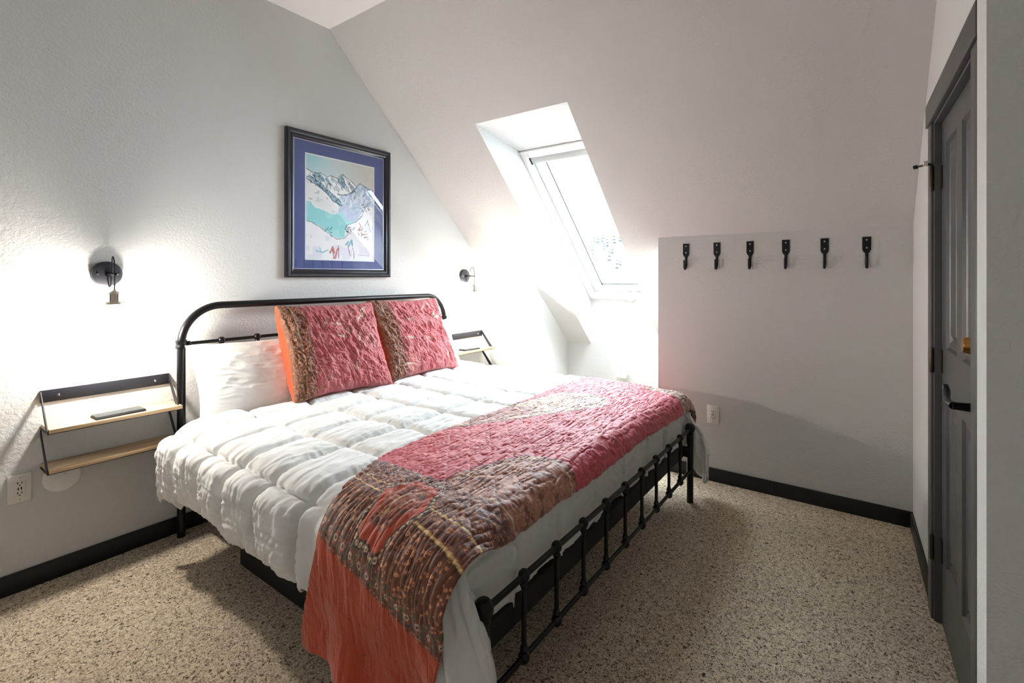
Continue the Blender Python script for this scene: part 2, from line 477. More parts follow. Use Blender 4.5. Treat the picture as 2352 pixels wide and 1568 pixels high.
# slab: stiles, rails and a mullion around four recessed panels
sx0, sx1, sy0, sy1 = 0.108, 0.842, 0.012, 0.047
PZ = [(0.27, 0.93), (1.12, 1.92)]
PX = [(0.205, 0.43), (0.52, 0.745)]
sl = MB()
sl.box(sx0, PX[0][0], sy0, sy1, 0.008, 2.015).box(PX[1][1], sx1, sy0, sy1, 0.008, 2.015).box(PX[0][1], PX[1][0], sy0, sy1, 0.008, 2.015)
for x0, x1 in PX:
    sl.box(x0, x1, sy0, sy1, 0.008, PZ[0][0]).box(x0, x1, sy0, sy1, PZ[0][1], PZ[1][0]).box(x0, x1, sy0, sy1, PZ[1][1], 2.015)
slab = sl.build('slab', M_door, door, 0)
for x0, x1 in PX:
    for z0, z1 in PZ:
        m_ = MB()
        # stepped moulding and raised field
        for (i0, i1, d0, d1) in ((0.0, 0.008, 0.0, 0.010), (0.008, 0.022, 0.010, 0.007), (0.022, 0.040, 0.007, 0.016), (0.040, 0.062, 0.016, 0.006)):
            a = [(x0 + i0, z0 + i0), (x1 - i0, z0 + i0), (x1 - i0, z1 - i0), (x0 + i0, z1 - i0)]
            c = [(x0 + i1, z0 + i1), (x1 - i1, z0 + i1), (x1 - i1, z1 - i1), (x0 + i1, z1 - i1)]
            vs = [(p[0], sy0 + d0, p[1]) for p in a] + [(p[0], sy0 + d1, p[1]) for p in c]
            m_.add(vs, [(k, (k + 1) % 4, (k + 1) % 4 + 4, k + 4) for k in range(4)])
        m_.add([(x0 + .062, sy0 + .006, z0 + .062), (x1 - .062, sy0 + .006, z0 + .062), (x1 - .062, sy0 + .006, z1 - .062), (x0 + .062, sy0 + .006, z1 - .062)], [(0, 1, 2, 3)])
        m_.build('panel', M_door, slab, 20)
for z in (0.30, 1.06, 1.80):
    hg = MB().lathe([(0.0001, -0.052), (0.006, -0.05), (0.0075, -0.045), (0.0075, 0.045), (0.006, 0.05), (0.0001, 0.052)], 12, (0.100, -0.018, z))
    for k in (-0.027, -0.009, 0.009, 0.027): hg.lathe([(0.0082, -0.001), (0.0082, 0.001)], 12, (0.100, -0.018, z + k))
    hg.box(0.100, 0.135, 0.006, 0.012, z - 0.045, z + 0.045)
    hg.build('hinge', M_bronze, door)
st = MB().tube([(0.100, -0.018, 1.855), (0.090, -0.040, 1.858), (0.076, -0.062, 1.857)], 0.004, 8).tube([(0.100, -0.018, 1.855), (0.125, -0.035, 1.858)], 0.004, 8).build('hinge_pin_stop', M_bronze, door)
MB().tube([(0.076, -0.062, 1.857), (0.070, -0.072, 1.857)], 0.008, 10).build('rubber_tip', M_rubber, st)
MB().lathe([(0.0001, 0), (0.011, 0.001), (0.011, 0.014), (0.0001, 0.015)], 12, (0.128, -0.048, 1.858), 'y').build('white_bumper', M_plate, st)
# deadbolt (brass) and black lever
MB().lathe([(0.031, 0.012), (0.031, 0.004), (0.027, -0.002), (0.022, -0.024), (0.020, -0.026), (0.0001, -0.026)], 24, (0.785, 0, 1.20), 'y').build('deadbolt', M_brass, door)
lv = MB().lathe([(0.031, 0.012), (0.031, 0.004), (0.026, 0.0), (0.013, -0.004), (0.011, -0.040), (0.013, -0.046), (0.0001, -0.048)], 24, (0.785, 0, 1.02), 'y')
lv.tube([(0.785, -0.045, 1.02), (0.75, -0.052, 1.022), (0.71, -0.050, 1.028), (0.675, -0.046, 1.040), (0.655, -0.046, 1.055)], [0.011, 0.010, 0.009, 0.010, 0.008], 12, 5)
lv.build('lever_handle', M_iron, door)

# ================================================================== WALL THINGS
# ------------------------------------------------------------------ sconces (local: wall plane y=0, room towards -y)
def make_sconce(loc, label):
    t = thing('wall_sconce', label, 'wall lamp', loc)
    bp = MB().lathe([(0.0001, -0.026), (0.052, -0.026), (0.059, -0.023), (0.0625, -0.017), (0.0625, 0.0), (0.0001, 0)], 40, (0, 0, 0), 'y').build('backplate', M_shelfmetal, t)
    for x in (-0.040, 0.040):
        MB().lathe([(0.0001, -0.031), (0.004, -0.030), (0.0055, -0.026), (0.0001, -0.0255)], 10, (x, 0, 0), 'y').build('screw', M_chrome, bp)
    MB().tube([(0, -0.02, 0), (0, -0.138, 0)], 0.0065, 12).lathe([(0.012, -0.034), (0.012, -0.026)], 16, (0, 0, 0), 'y').build('arm', M_iron, t)
    MB().tube([(0, -0.024, -0.012), (0, -0.034, -0.040), (0, -0.052, -0.062), (0, -0.070, -0.054), (0, -0.078, -0.018), (0.004, -0.076, 0.03), (0.002, -0.084, 0.068), (0, -0.103, 0.084), (0, -0.122, 0.066), (0, -0.130, 0.02), (0, -0.130, -0.076)], 0.0028, 8, 7).build('cord', M_cord, t)
    so = MB().lathe([(0.0001, -0.072), (0.006, -0.072), (0.008, -0.080), (0.021, -0.088), (0.027, -0.092), (0.027, -0.095), (0.021, -0.096), (0.021, -0.131), (0.024, -0.133), (0.0001, -0.134)], 28, (0, -0.130, 0))
    for k in range(4):
        a = 2 * PI * k / 4 + .4
        so.tube([(0.0225 * math.cos(a), -0.130 + 0.0225 * math.sin(a), -0.096), (0.0225 * math.cos(a), -0.130 + 0.0225 * math.sin(a), -0.132)], 0.002, 6)
    so.build('socket', M_nickel, t)
    MB().lathe([(0.0001, -0.132), (0.040, -0.133), (0.042, -0.136), (0.042, -0.145), (0.040, -0.147), (0.0001, -0.147)], 36, (0, -0.130, 0)).build('collar', M_nickel, t)
    # globe bulb
    R = 0.076; cz = -0.222
    prof = [(0.018, -0.1475)]
    a0 = math.asin(0.022 / R)
    prof += [(R * math.sin(a), cz + R * math.cos(a)) for a in np.linspace(a0, PI - 0.01, 26)]
    bulb = MB().lathe(prof, 40, (0, -0.130, 0)).build('globe_bulb', M_bulbglass, t, 60)
    MB().tube([(0.018 * math.cos(a * 0.9), -0.130 + 0.018 * math.sin(a * 0.9), -0.180 - 0.026 * (1 - math.cos(a * 2.7))) for a in np.linspace(0, 2 * PI, 60)], 0.0016, 6).build('filament', M_filament, bulb)
    L = bpy.data.lights.new('bulb_light', 'POINT'); L.energy = SCONCE_W; L.color = (1.0, 0.945, 0.88); L.shadow_soft_size = 0.03
    lo = bpy.data.objects.new('bulb_light', L); COL.objects.link(lo); lo.parent = t; lo.location = (0, -0.130, cz)
    return t
make_sconce((0.757, YB, 1.412), 'lit black wall sconce with clear globe bulb, above the round cover plate')
make_sconce((3.415, YB, 1.405), 'lit black wall sconce with clear globe bulb, close to the sloping ceiling')

# ------------------------------------------------------------------ zigzag shelves (local: wall y=0, bar top z=0)
def make_shelf(loc, label):
    t = thing('wall_shelf', label, 'shelf', loc, 0, 'zigzag bedside wall shelves')
    hw = 0.2535
    bar = MB().bbox(-hw, hw, -0.006, 0.0, -0.056, 0.0, 0.001).build('wall_bar', M_shelfmetal, t)
    for x in (-0.19, 0.19):
        MB().lathe([(0.0001, -0.009), (0.004, -0.0085), (0.006, -0.006), (0.0001, -0.0055)], 10, (x, 0, -0.03), 'y').build('screw', M_chrome, bar)
    for k, (za, zb) in enumerate(((0.0, -0.171), (-0.178, -0.349))):
        for s in (-1, 1):
            xa = s * hw; xb = s * (hw - 0.004)
            ya, yb = -0.002, -0.140
            w = 0.020
            # slanting strap: wall -> front edge of the board, then flat foot back to the wall
            pr = [(ya, za), (ya, za - 0.03), (yb + 0.028, zb), (yb, zb), (yb, zb + 0.012)]
            MB().prism(pr, 'x', min(xa, xb), max(xa, xb)).build('side_strap', M_shelfmetal, t, 0)
        MB().box(-hw, hw, -0.143, -0.001, zb - 0.004, zb).build('tray', M_shelfmetal, t, 0)
        MB().bbox(-hw + 0.0045, hw - 0.0045 if k else hw + 0.012, -0.150, -0.002, zb + 0.0005, zb + 0.0185, 0.0015).build('board', M_wood, t)
    return t
make_shelf((0.7715, YB, 0.878), 'black metal zigzag shelf with pine boards, above the round cover plate')
make_shelf((3.4265, YB, 0.874), 'black metal zigzag shelf with pine boards, in the corner under the sloping ceiling')
def tablet(name, cx, cy, z, rz, label):
    t = thing(name, label, 'tablet', (cx, cy, z), rz, 'tablets on the wall shelves')
    MB().bbox(-0.100, 0.100, -0.043, 0.043, 0.0, 0.008, 0.004, 3).build('case', M_rubber, t)
    MB().bbox(-0.096, 0.096, -0.040, 0.040, 0.0075, 0.013, 0.0025, 2).build('screen', M_slate, t)
tablet('tablet', 0.785, 2.953, 0.726, math.radians(2), 'thin slate grey tablet on the pine shelf above the round cover plate')
tablet('tablet', 3.40, 2.957, 0.722, math.radians(-4), 'thin slate grey tablet on the pine shelf under the sloping ceiling')

# ------------------------------------------------------------------ coat hooks on the knee wall (local: wall x=0, room -x)
def make_hook(y, label):
    t = thing('coat_hook', label, 'hook', (XR, y, 1.632), 0, 'row of iron coat hooks on the knee wall')
    pr = [(-0.021, 0), (0.021, 0), (0.021, -0.074), (0.016, -0.086), (0.0085, -0.096), (-0.0085, -0.096), (-0.016, -0.086), (-0.021, -0.074)]
    pl_ = MB().prism(pr, 'x', -0.006, 0.0).build('plate', M_hook, t, 20)
    for z in (-0.018, -0.064):
        MB().lathe([(0.0001, -0.0095), (0.003, -0.009), (0.0052, -0.0065), (0.0001, -0.006)], 10, (0, 0, z), 'x').build('screw', M_chrome, pl_)
    pts = [(-0.004, 0, -0.090), (-0.006, 0, -0.120), (-0.009, 0, -0.152), (-0.018, 0, -0.173), (-0.032, 0, -0.178), (-0.045, 0, -0.166), (-0.051, 0, -0.140), (-0.053, 0, -0.116)]
    MB().tube(pts, [0.0082, 0.008, 0.0085, 0.008, 0.0075, 0.0065, 0.0055, 0.0050], 10, 5).build('hook_arm', M_hook, t)
for i in range(6):
    o_ = ['first', 'second', 'third', 'fourth', 'fifth', 'sixth'][i]
    make_hook(-0.017 + 0.2062 * i, o_ + ' black iron coat hook from the door on the knee wall')

# ------------------------------------------------------------------ outlets
def make_outlet(loc, rotz, label, usb=True):
    t = thing('power_outlet', label, 'outlet', loc, rotz)
    pw, ph = (0.0385, 0.062) if usb else (0.036, 0.058)
    p_ = MB().bbox(-pw, pw, -0.006, 0, -ph, ph, 0.003, 2).build('cover_plate', M_plate, t)
    for z in (-0.048, 0.048):
        MB().lathe([(0.0001, -0.0072), (0.003, -0.007), (0.0001, -0.006)], 10, (0, 0, z), 'y').build('screw', M_nickel, p_)
    ins = MB().bbox(-0.0175, 0.0175, -0.0095, -0.005, -0.034, 0.034, 0.0015).build('receptacle', M_plate, t)
    for z in (0.022, -0.022):
        MB().box(-0.0082, -0.0052, -0.0100, -0.0094, z - 0.001, z + 0.008).build('slot', M_slot, ins, 0)
        MB().box(0.0052, 0.0082, -0.0100, -0.0094, z - 0.001, z + 0.007).build('slot', M_slot, ins, 0)
        MB().lathe([(0.0028, -0.0100), (0.0028, -0.0094)], 10, (0, 0, z - 0.007), 'y').build('slot', M_slot, ins, 0)
    if usb:
        for x in (-0.005, 0.005): MB().box(x - 0.002, x + 0.002, -0.0100, -0.0094, -0.006, 0.006).build('usb_port', M_slot, ins, 0)
    return t
make_outlet((0.452, YB, 0.458), 0, 'white outlet with USB ports left of the round cover plate')
make_outlet((XR, 0.833, 0.455), PI / 2 * 3, 'white outlet with USB ports on the coat hook wall')
make_outlet((XW, 1.916, 0.478), PI / 2 * 3, 'plain white duplex outlet on the deep knee wall below the skylight', False)
ad = thing('plug_adapter', 'small white plug-in adapter below the duplex outlet behind the bed', 'adapter', (XW - 0.011, 1.916, 0.432), PI / 2 * 3)
MB().bbox(-0.058, 0.058, -0.045, 0.0, -0.026, 0.026, 0.014, 4).build('housing', M_white, ad)
MB().bbox(-0.045, -0.035, -0.047, -0.044, -0.004, 0.008, 0.001).bbox(-0.018, 0.018, -0.047, -0.044, -0.004, 0.006, 0.001).build('sockets', M_plate, ad)
cp = thing('cover_plate', 'round white blank cover plate on the wall beneath the pine shelf', 'cover plate', (0.594, YB, 0.463))
MB().lathe([(0.0001, -0.006), (0.060, -0.006), (0.066, -0.004), (0.0685, 0.0), (0.0001, 0)], 48, (0, 0, 0), 'y').build('disc', M_white, cp)
MB().lathe([(0.0001, -0.0075), (0.003, -0.007), (0.004, -0.006), (0.0001, -0.0055)], 10, (0.01, 0, 0.012), 'y').build('screw', M_nickel, cp)

# ------------------------------------------------------------------ framed picture
def inpoly(u, v, poly):
    r = np.zeros(u.shape, bool); n = len(poly)
    for i in range(n):
        x0, y0 = poly[i]; x1, y1 = poly[(i + 1) % n]
        if y0 == y1: continue
        c = ((y0 > v) != (y1 > v)) & (u < (x1 - x0) * (v - y0) / (y1 - y0) + x0)
        r ^= c
    return r
def dpoly(u, v, pts):
    d = np.full(u.shape, 9.0)
    for (x0, y0), (x1, y1) in zip(pts[:-1], pts[1:]):
        dx, dy = x1 - x0, y1 - y0
        t = np.clip(((u - x0) * dx + (v - y0) * dy) / (dx * dx + dy * dy + 1e-9), 0, 1)
        d = np.minimum(d, np.hypot(u - x0 - t * dx, v - y0 - t * dy))
    return d
def lin(r, g, b): return np.array(srgb(r, g, b))
def over(C, m, col, a=1.0):
    w = (np.asarray(m, float) * a)[..., None]; C[:] = C * (1 - w) + col * w

def paint_art(nu, nv):
    u, v = np.meshgrid(np.linspace(0, 1, nu), np.linspace(0, 1, nv))      # v from the top
    C = np.zeros((nv, nu, 4)); C[:] = lin(196, 212, 214)
    wob = (fbm(u * 14, v * 14, 3) - .5) * 0.02
    uu, vv = u + wob, v + (fbm(u * 14, v * 14, 9) - .5) * 0.02
    # sky washes
    over(C, sstep(0.45, 0.0, u) * sstep(0.3, 0.0, v), lin(150, 208, 216), .9)
    over(C, sstep(0.3, 0.9, u), lin(208, 205, 196), .8)
    over(C, sstep(.55, .75, fbm(u * 4, v * 9, 5)), lin(222, 214, 214), .4)
    sky = [(0, .143), (.1, .169), (.2, .156), (.29, .192), (.35, .165), (.43, .19), (.517, .132), (.63, .183), (.72, .228), (.78, .193), (.9, .233), (1, .253)]
    over(C, inpoly(uu, vv, sky + [(1.1, 1.1), (-.1, 1.1), (-.1, .143)]), lin(238, 240, 240))
    # right lavender hill
    hill = [(.45, .37), (.55, .33), (.66, .30), (.72, .228), (.78, .193), (1.1, .26), (1.1, .42), (.86, .44), (.78, .54), (.72, .60), (.55, .66), (.42, .52), (.5, .44)]
    over(C, inpoly(uu, vv, hill), lin(178, 196, 216))
    over(C, inpoly(uu, vv, hill) & (fbm(u * 30 + v * 20, v * 22 - u * 14, 11) > .56), lin(226, 232, 240), .8)
    over(C, inpoly(uu, vv, hill) & (fbm(u * 30, v * 20 - u * 16, 17) > .62), lin(140, 158, 190), .7)
    # shaded blue faces of the peaks
    for poly in ([(.08, .2), (.12, .16), (.2, .165), (.27, .23), (.22, .25)], [(.43, .2), (.517, .135), (.54, .2), (.56, .27), (.5, .28), (.47, .24)], [(.25, .2), (.3, .2), (.36, .27), (.31, .26)], [(.6, .2), (.68, .24), (.70, .3), (.62, .33), (.66, .27)]):
        over(C, inpoly(uu, vv, poly), lin(120, 168, 188), .85)
        over(C, inpoly(uu, vv, poly) & (fbm(u * 40, v * 60, 21) > .55), lin(46, 74, 96), .8)
    band = [(0, .215), (.08, .245), (.2, .31), (.33, .385), (.46, .455), (.52, .46), (.48, .40), (.36, .34), (.2, .25), (.05, .2)]
    over(C, inpoly(uu, vv, band), lin(104, 160, 184), .9)
    over(C, inpoly(uu, vv, band) & (fbm(u * 36, v * 46, 31) > .57), lin(40, 62, 84), .9)
    for pts, w in ((sky, .004), ([(0, .23), (.2, .306), (.395, .42), (.5, .455)], .006), ([(.44, .34), (.5, .35), (.58, .33), (.68, .28), (.72, .235)], .006), ([(.35, .17), (.42, .24), (.46, .31)], .004), ([(.517, .135), (.6, .2), (.65, .26)], .004)):
        over(C, (dpoly(uu, vv, pts) < w * (0.5 + fbm(u * 30, v * 30, 40))), lin(38, 58, 78), .85)
    rs = random.Random(31)
    for k in range(110):
        x = rs.uniform(.05, .70); top_ = float(np.interp(x, [p_[0] for p_ in sky], [p_[1] for p_ in sky])); y = top_ + rs.uniform(.01, .13)
        a = rs.choice([1, 1, -1]) * rs.uniform(.7, 1.25); l = rs.uniform(.012, .045)
        over(C, dpoly(u, v, [(x, y), (x + l * math.cos(a) * .7, y + abs(l * math.sin(a)))]) < rs.uniform(.0022, .0050), lin(*rs.choice([(38, 60, 80), (84, 120, 144), (30, 44, 60), (130, 160, 180)])), .8)
    for k in range(60):
        x = rs.uniform(.50, .98); y = rs.uniform(.30, .52); l = rs.uniform(.02, .06)
        over(C, inpoly(u, v, hill) & (dpoly(u, v, [(x, y), (x + l, y - l * .55)]) < rs.uniform(.003, .007)), lin(*rs.choice([(232, 238, 244), (146, 164, 194), (206, 214, 230), (120, 140, 172)])), .75)
    # left snow slope
    slope = [(-.1, .25), (0, .25), (.2, .325), (.36, .42), (.46, .47), (.44, .52), (.36, .54), (.25, .506), (.1, .46), (-.1, .44)]
    over(C, inpoly(uu, vv, slope), lin(232, 234, 234))
    over(C, inpoly(uu, vv, slope) & (fbm(u * 24, v * 50, 45) > .68), lin(150, 160, 170), .6)
    # turquoise valley
    lake = [(-.1, .44), (.06, .45), (.12, .50), (.25, .52), (.36, .55), (.46, .53), (.50, .50), (.56, .56), (.7, .62), (.565, .66), (.545, .765), (.43, .79), (.32, .745), (.18, .67), (-.1, .64)]
    over(C, inpoly(uu, vv, lake), lin(150, 216, 220))
    over(C, inpoly(uu, vv, lake) & (fbm(u * 6, v * 6, 51) > .55), lin(176, 226, 226), .6)
    over(C, inpoly(uu, vv, [(.45, .46), (.6, .45), (.78, .52), (.72, .6), (.56, .6)]), lin(172, 186, 216), .7)
    # snow foreground
    fg = [(-.1, .64), (.02, .635), (.18, .68), (.3, .74), (.43, .80), (.54, .775), (.6, .73), (.555, .68), (.57, .645), (.72, .6), (.82, .52), (.86, .44), (1.1, .42), (1.1, 1.1), (-.1, 1.1)]
    over(C, inpoly(uu, vv, fg), lin(240, 240, 244))
    over(C, inpoly(uu, vv, fg) & (fbm(u * 7, v * 9, 61) > .6), lin(222, 222, 236), .7)
    over(C, dpoly(uu, vv, fg[1:12]) < .0045 * (.3 + fbm(u * 20, v * 20, 62)), lin(66, 84, 100), .8)
    rng = random.Random(7)
    for cx, cy, n_, col in ((.62, .69, 16, (40, 66, 84)), (.86, .44, 12, (40, 48, 60)), (.3, .72, 8, (60, 84, 100)), (.80, .70, 14, (150, 74, 62)), (.85, .75, 10, (120, 100, 96))):
        for k in range(n_):
            x = cx + rng.uniform(-.06, .06); y = cy + rng.uniform(-.035, .035); a = rng.uniform(-.9, .9); l = rng.uniform(.01, .03)
            over(C, dpoly(u, v, [(x, y), (x + l * math.cos(a), y + l * math.sin(a))]) < rng.uniform(.003, .006), lin(*col), .85)
    for pts, w, col in (([(.36, .90), (.385, .985)], .005, (96, 60, 60)), ([(.45, .86), (.455, .99)], .005, (84, 58, 60)), ([(.33, .93), (.37, .88), (.385, .93)], .012, (190, 92, 84)), ([(.40, .98), (.43, .90), (.45, .89)], .012, (196, 88, 84)), ([(.585, .82), (.625, .95)], .004, (96, 66, 70)), ([(.655, .80), (.69, .98)], .004, (80, 70, 84)), ([(.56, .84), (.60, .81)], .010, (96, 176, 190)), ([(.61, .85), (.65, .80), (.66, .84)], .012, (92, 172, 188)), ([(.14, .92), (.22, .93), (.30, .90)], .007, (120, 190, 200)), ([(.19, .88), (.2, .92)], .006, (120, 190, 200)), ([(.87, .62), (.90, .57), (.92, .62)], .005, (140, 70, 62)), ([(.92, .6), (.95, .7)], .003, (110, 90, 90)), ([(.77, .61), (.80, .65)], .007, (186, 96, 84)), ([(.74, .945), (.78, .94), (.80, .95), (.84, .943), (.88, .952), (.92, .945)], .003, (170, 168, 180))):
        over(C, dpoly(uu, vv, pts) < w, lin(*col), .85)
    return C
pic = thing('framed_picture', 'watercolour of snowy mountains in a dark frame with blue mat', 'picture', (2.095, YB, 1.885))
PW, PH = 0.425, 0.49
mbf = MB()
fw = 0.056
prof = [(0.0, 0.0), (0.0, -0.028), (0.008, -0.034), (0.020, -0.032), (0.030, -0.024), (0.040, -0.026), (0.048, -0.022), (0.056, -0.012), (0.056, 0.0)]
rings = []
for i, d in prof:
    rings.append([(-PW + i, d, -PH + i), (PW - i, d, -PH + i), (PW - i, d, PH - i), (-PW + i, d, PH - i)])
vs = [p for r in rings for p in r]
fs = [(i * 4 + k, i * 4 + (k + 1) % 4, (i + 1) * 4 + (k + 1) % 4, (i + 1) * 4 + k) for i in range(len(prof) - 1) for k in range(4)]
M_frame = plain('frame_dark_navy', (24, 25, 38), 0.28, noise=0.06)
mbf.add(vs, fs).build('frame', M_frame, pic, 20)
M_slip = plain('frame_slip_silver', (176, 180, 196), 0.3, metal=0.6, noise=0.03)
def ring(name, x0, z0, w, y, mat, parent, th=0.003):
    m_ = MB()
    m_.box(-x0, -x0 + w, y - th, y, -z0, z0).box(x0 - w, x0, y - th, y, -z0, z0).box(-x0 + w, x0 - w, y - th, y, -z0, -z0 + w).box(-x0 + w, x0 - w, y - th, y, z0 - w, z0)
    return m_.build(name, mat, parent, 0)
ring('slip', PW - fw + 0.001, PH - fw + 0.001, 0.006, -0.009, M_slip, pic)
M_mat = plain('mat_indigo', (74, 88, 142), 0.8, noise=0.05, nscale=200)
mm = MB()
ax, az = 0.285, 0.362
azc = -0.010
mm.box(-PW + fw, -ax, -0.008, -0.004, -PH + fw, PH - fw).box(ax, PW - fw, -0.008, -0.004, -PH + fw, PH - fw)
mm.box(-ax, ax, -0.008, -0.004, -PH + fw, azc - az).box(-ax, ax, -0.008, -0.004, azc + az, PH - fw)
mat_o = mm.build('mat', M_mat, pic, 0)
lip = ring('mat_lip', ax, az, 0.009, -0.0045, M_white, mat_o, 0.002); lip.location = (0, 0, azc)
nu, nv = 200, 250
C = paint_art(nu, nv)
uu_, vv_ = np.meshgrid(np.linspace(-ax + 0.006, ax - 0.006, nu), np.linspace(azc + az - 0.006, azc - az + 0.006, nv))
P = np.stack([uu_, np.full_like(uu_, -0.004), vv_], -1)
m_art, nt, p = newmat('watercolour_print')
at = N(nt, 'ShaderNodeVertexColor'); at.layer_name = 'col'
nt.links.new(at.outputs['Color'], p.inputs['Base Color']); p.inputs['Roughness'].default_value = 0.8
gridmesh('print', P, m_art, pic, C)
MB().box(-PW + fw, PW - fw, -0.0112, -0.0100, -PH + fw, PH - fw).build('glazing', M_picglass, pic, 0)
MB().box(-PW + 0.004, PW - 0.004, -0.003, 0.0, -PH + 0.004, PH - 0.004).build('backing', M_dark, pic, 0)

# ================================================================== BED
BX0, BX1, BYF, BYH = 1.060, 3.080, 0.870, 2.975
bed = thing('spindle_bed', 'black metal spindle bed frame with arched headboard and low footboard', 'bed', ((BX0 + BX1) / 2, (BYF + BYH) / 2, 0))
bx0, bx1 = BX0 - bed.location.x, BX1 - bed.location.x
yf_, yh_ = BYF - bed.location.y, BYH - bed.location.y
HT, RC = 1.238, 0.20
pts = [(bx0, yh_, 0), (bx0, yh_, 0.5), (bx0, yh_, HT - RC)]
pts += [(bx0 + RC - RC * math.cos(a), yh_, HT - RC + RC * math.sin(a)) for a in np.linspace(0, PI / 2, 14)[1:]]
pts += [(bx1 - RC + RC * math.sin(a), yh_, HT - RC + RC * math.cos(a)) for a in np.linspace(0, PI / 2, 14)]
pts += [(bx1, yh_, 0.5), (bx1, yh_, 0)]
MB().tube(pts, 0.020, 16).build('headboard_hoop', M_iron, bed)
ZR = 1.036
for x in (bx0, bx1):
    s = 1 if x < 0 else -1
    MB().lathe([(0.021, -0.024), (0.0265, -0.022), (0.0275, -0.012), (0.025, -0.006), (0.025, 0.006), (0.0275, 0.012), (0.0265, 0.022), (0.021, 0.024)], 20, (x, yh_, ZR)).sphere((x + s * 0.036, yh_, ZR), 0.0145, 12, 8).build('post_collar', M_iron, bed)
MB().tube([(bx0, yh_, ZR), (bx1, yh_, ZR)], 0.0095, 12).build('headboard_rail', M_iron, bed)
MB().tube([(bx0, yh_, 0.42), (bx1, yh_, 0.42)], 0.0095, 12).build('headboard_rail', M_iron, bed)
n_sp = 9
spx = [bx0 + (bx1 - bx0) * (i + 1) / (n_sp + 1) for i in range(n_sp)]
kn_top = [(0.0001, 0.020), (0.010, 0.019), (0.017, 0.012), (0.0195, 0.002), (0.018, -0.008), (0.012, -0.016), (0.0125, -0.020), (0.0145, -0.026), (0.0115, -0.034), (0.009, -0.040)]
kn_bot = [(r, -h) for r, h in kn_top]
for x in spx:
    sp = MB().tube([(x, yh_, 0.42), (x, yh_, ZR)], 0.0085, 10).build('headboard_spindle', M_iron, bed)
    MB().lathe(kn_top, 14, (x, yh_, ZR)).build('knuckle', M_iron, sp)
# footboard
ZFT, ZFB = 0.452, 0.195
for x in (bx0, bx1):
    po_ = MB().tube([(x, yf_, 0), (x, yf_, 0.425)], 0.0195, 16).build('footboard_post', M_iron, bed)
    MB().lathe([(0.017, 0.418), (0.022, 0.424), (0.022, 0.428), (0.018, 0.432), (0.026, 0.440), (0.0295, 0.452), (0.0295, 0.464), (0.026, 0.476), (0.017, 0.485), (0.0001, 0.488)], 24, (x, yf_, 0)).build('ball_finial', M_iron, po_)
MB().tube([(bx0, yf_, ZFT), (bx1, yf_, ZFT)], 0.0105, 12).build('footboard_rail', M_iron, bed)
MB().tube([(bx0, yf_, ZFB), (bx1, yf_, ZFB)], 0.0095, 12).build('footboard_rail', M_iron, bed)
for x in spx:
    sp = MB().tube([(x, yf_, ZFB), (x, yf_, ZFT)], 0.0085, 10).build('footboard_spindle', M_iron, bed)
    MB().lathe(kn_top, 14, (x, yf_, ZFT)).build('knuckle', M_iron, sp)
    MB().lathe(kn_bot, 14, (x, yf_, ZFB)).build('knuckle', M_iron, sp)
# platform
MB().bbox(bx0 + 0.02, bx1 - 0.02, yf_ + 0.035, yh_ - 0.03, 0.275, 0.36, 0.006).build('platform', M_platform, bed)
for x in (bx0 + 0.021, bx1 - 0.021):
    MB().bbox(x - 0.012, x + 0.012, yf_, yh_, 0.285, 0.345, 0.003).build('side_rail', M_iron, bed)
for x in (-0.35, 0.35):
    for y in (-0.5, 0.3):
        MB().tube([(x, y, 0), (x, y, 0.28)], 0.016, 10).build('support_leg', M_iron, bed)
# low box under the bed
ub = thing('storage_box', 'low black box on the carpet under the bed', 'box', (1.43, 1.90, 0))
MB().bbox(-0.31, 0.31, -0.55, 0.55, 0.0, 0.15, 0.012, 3).build('body', M_platform, ub)
MB().bbox(-0.318, 0.318, -0.558, 0.558, 0.15, 0.172, 0.006).build('lid', M_platform, ub)

mt = MB().bbox(1.10, 3.04, 0.935, 2.94, 0.36, 0.605, 0.05, 5).build('mattress', M_mattress)
tag(mt, 'thick mattress with pale cover under the white comforter', 'mattress')

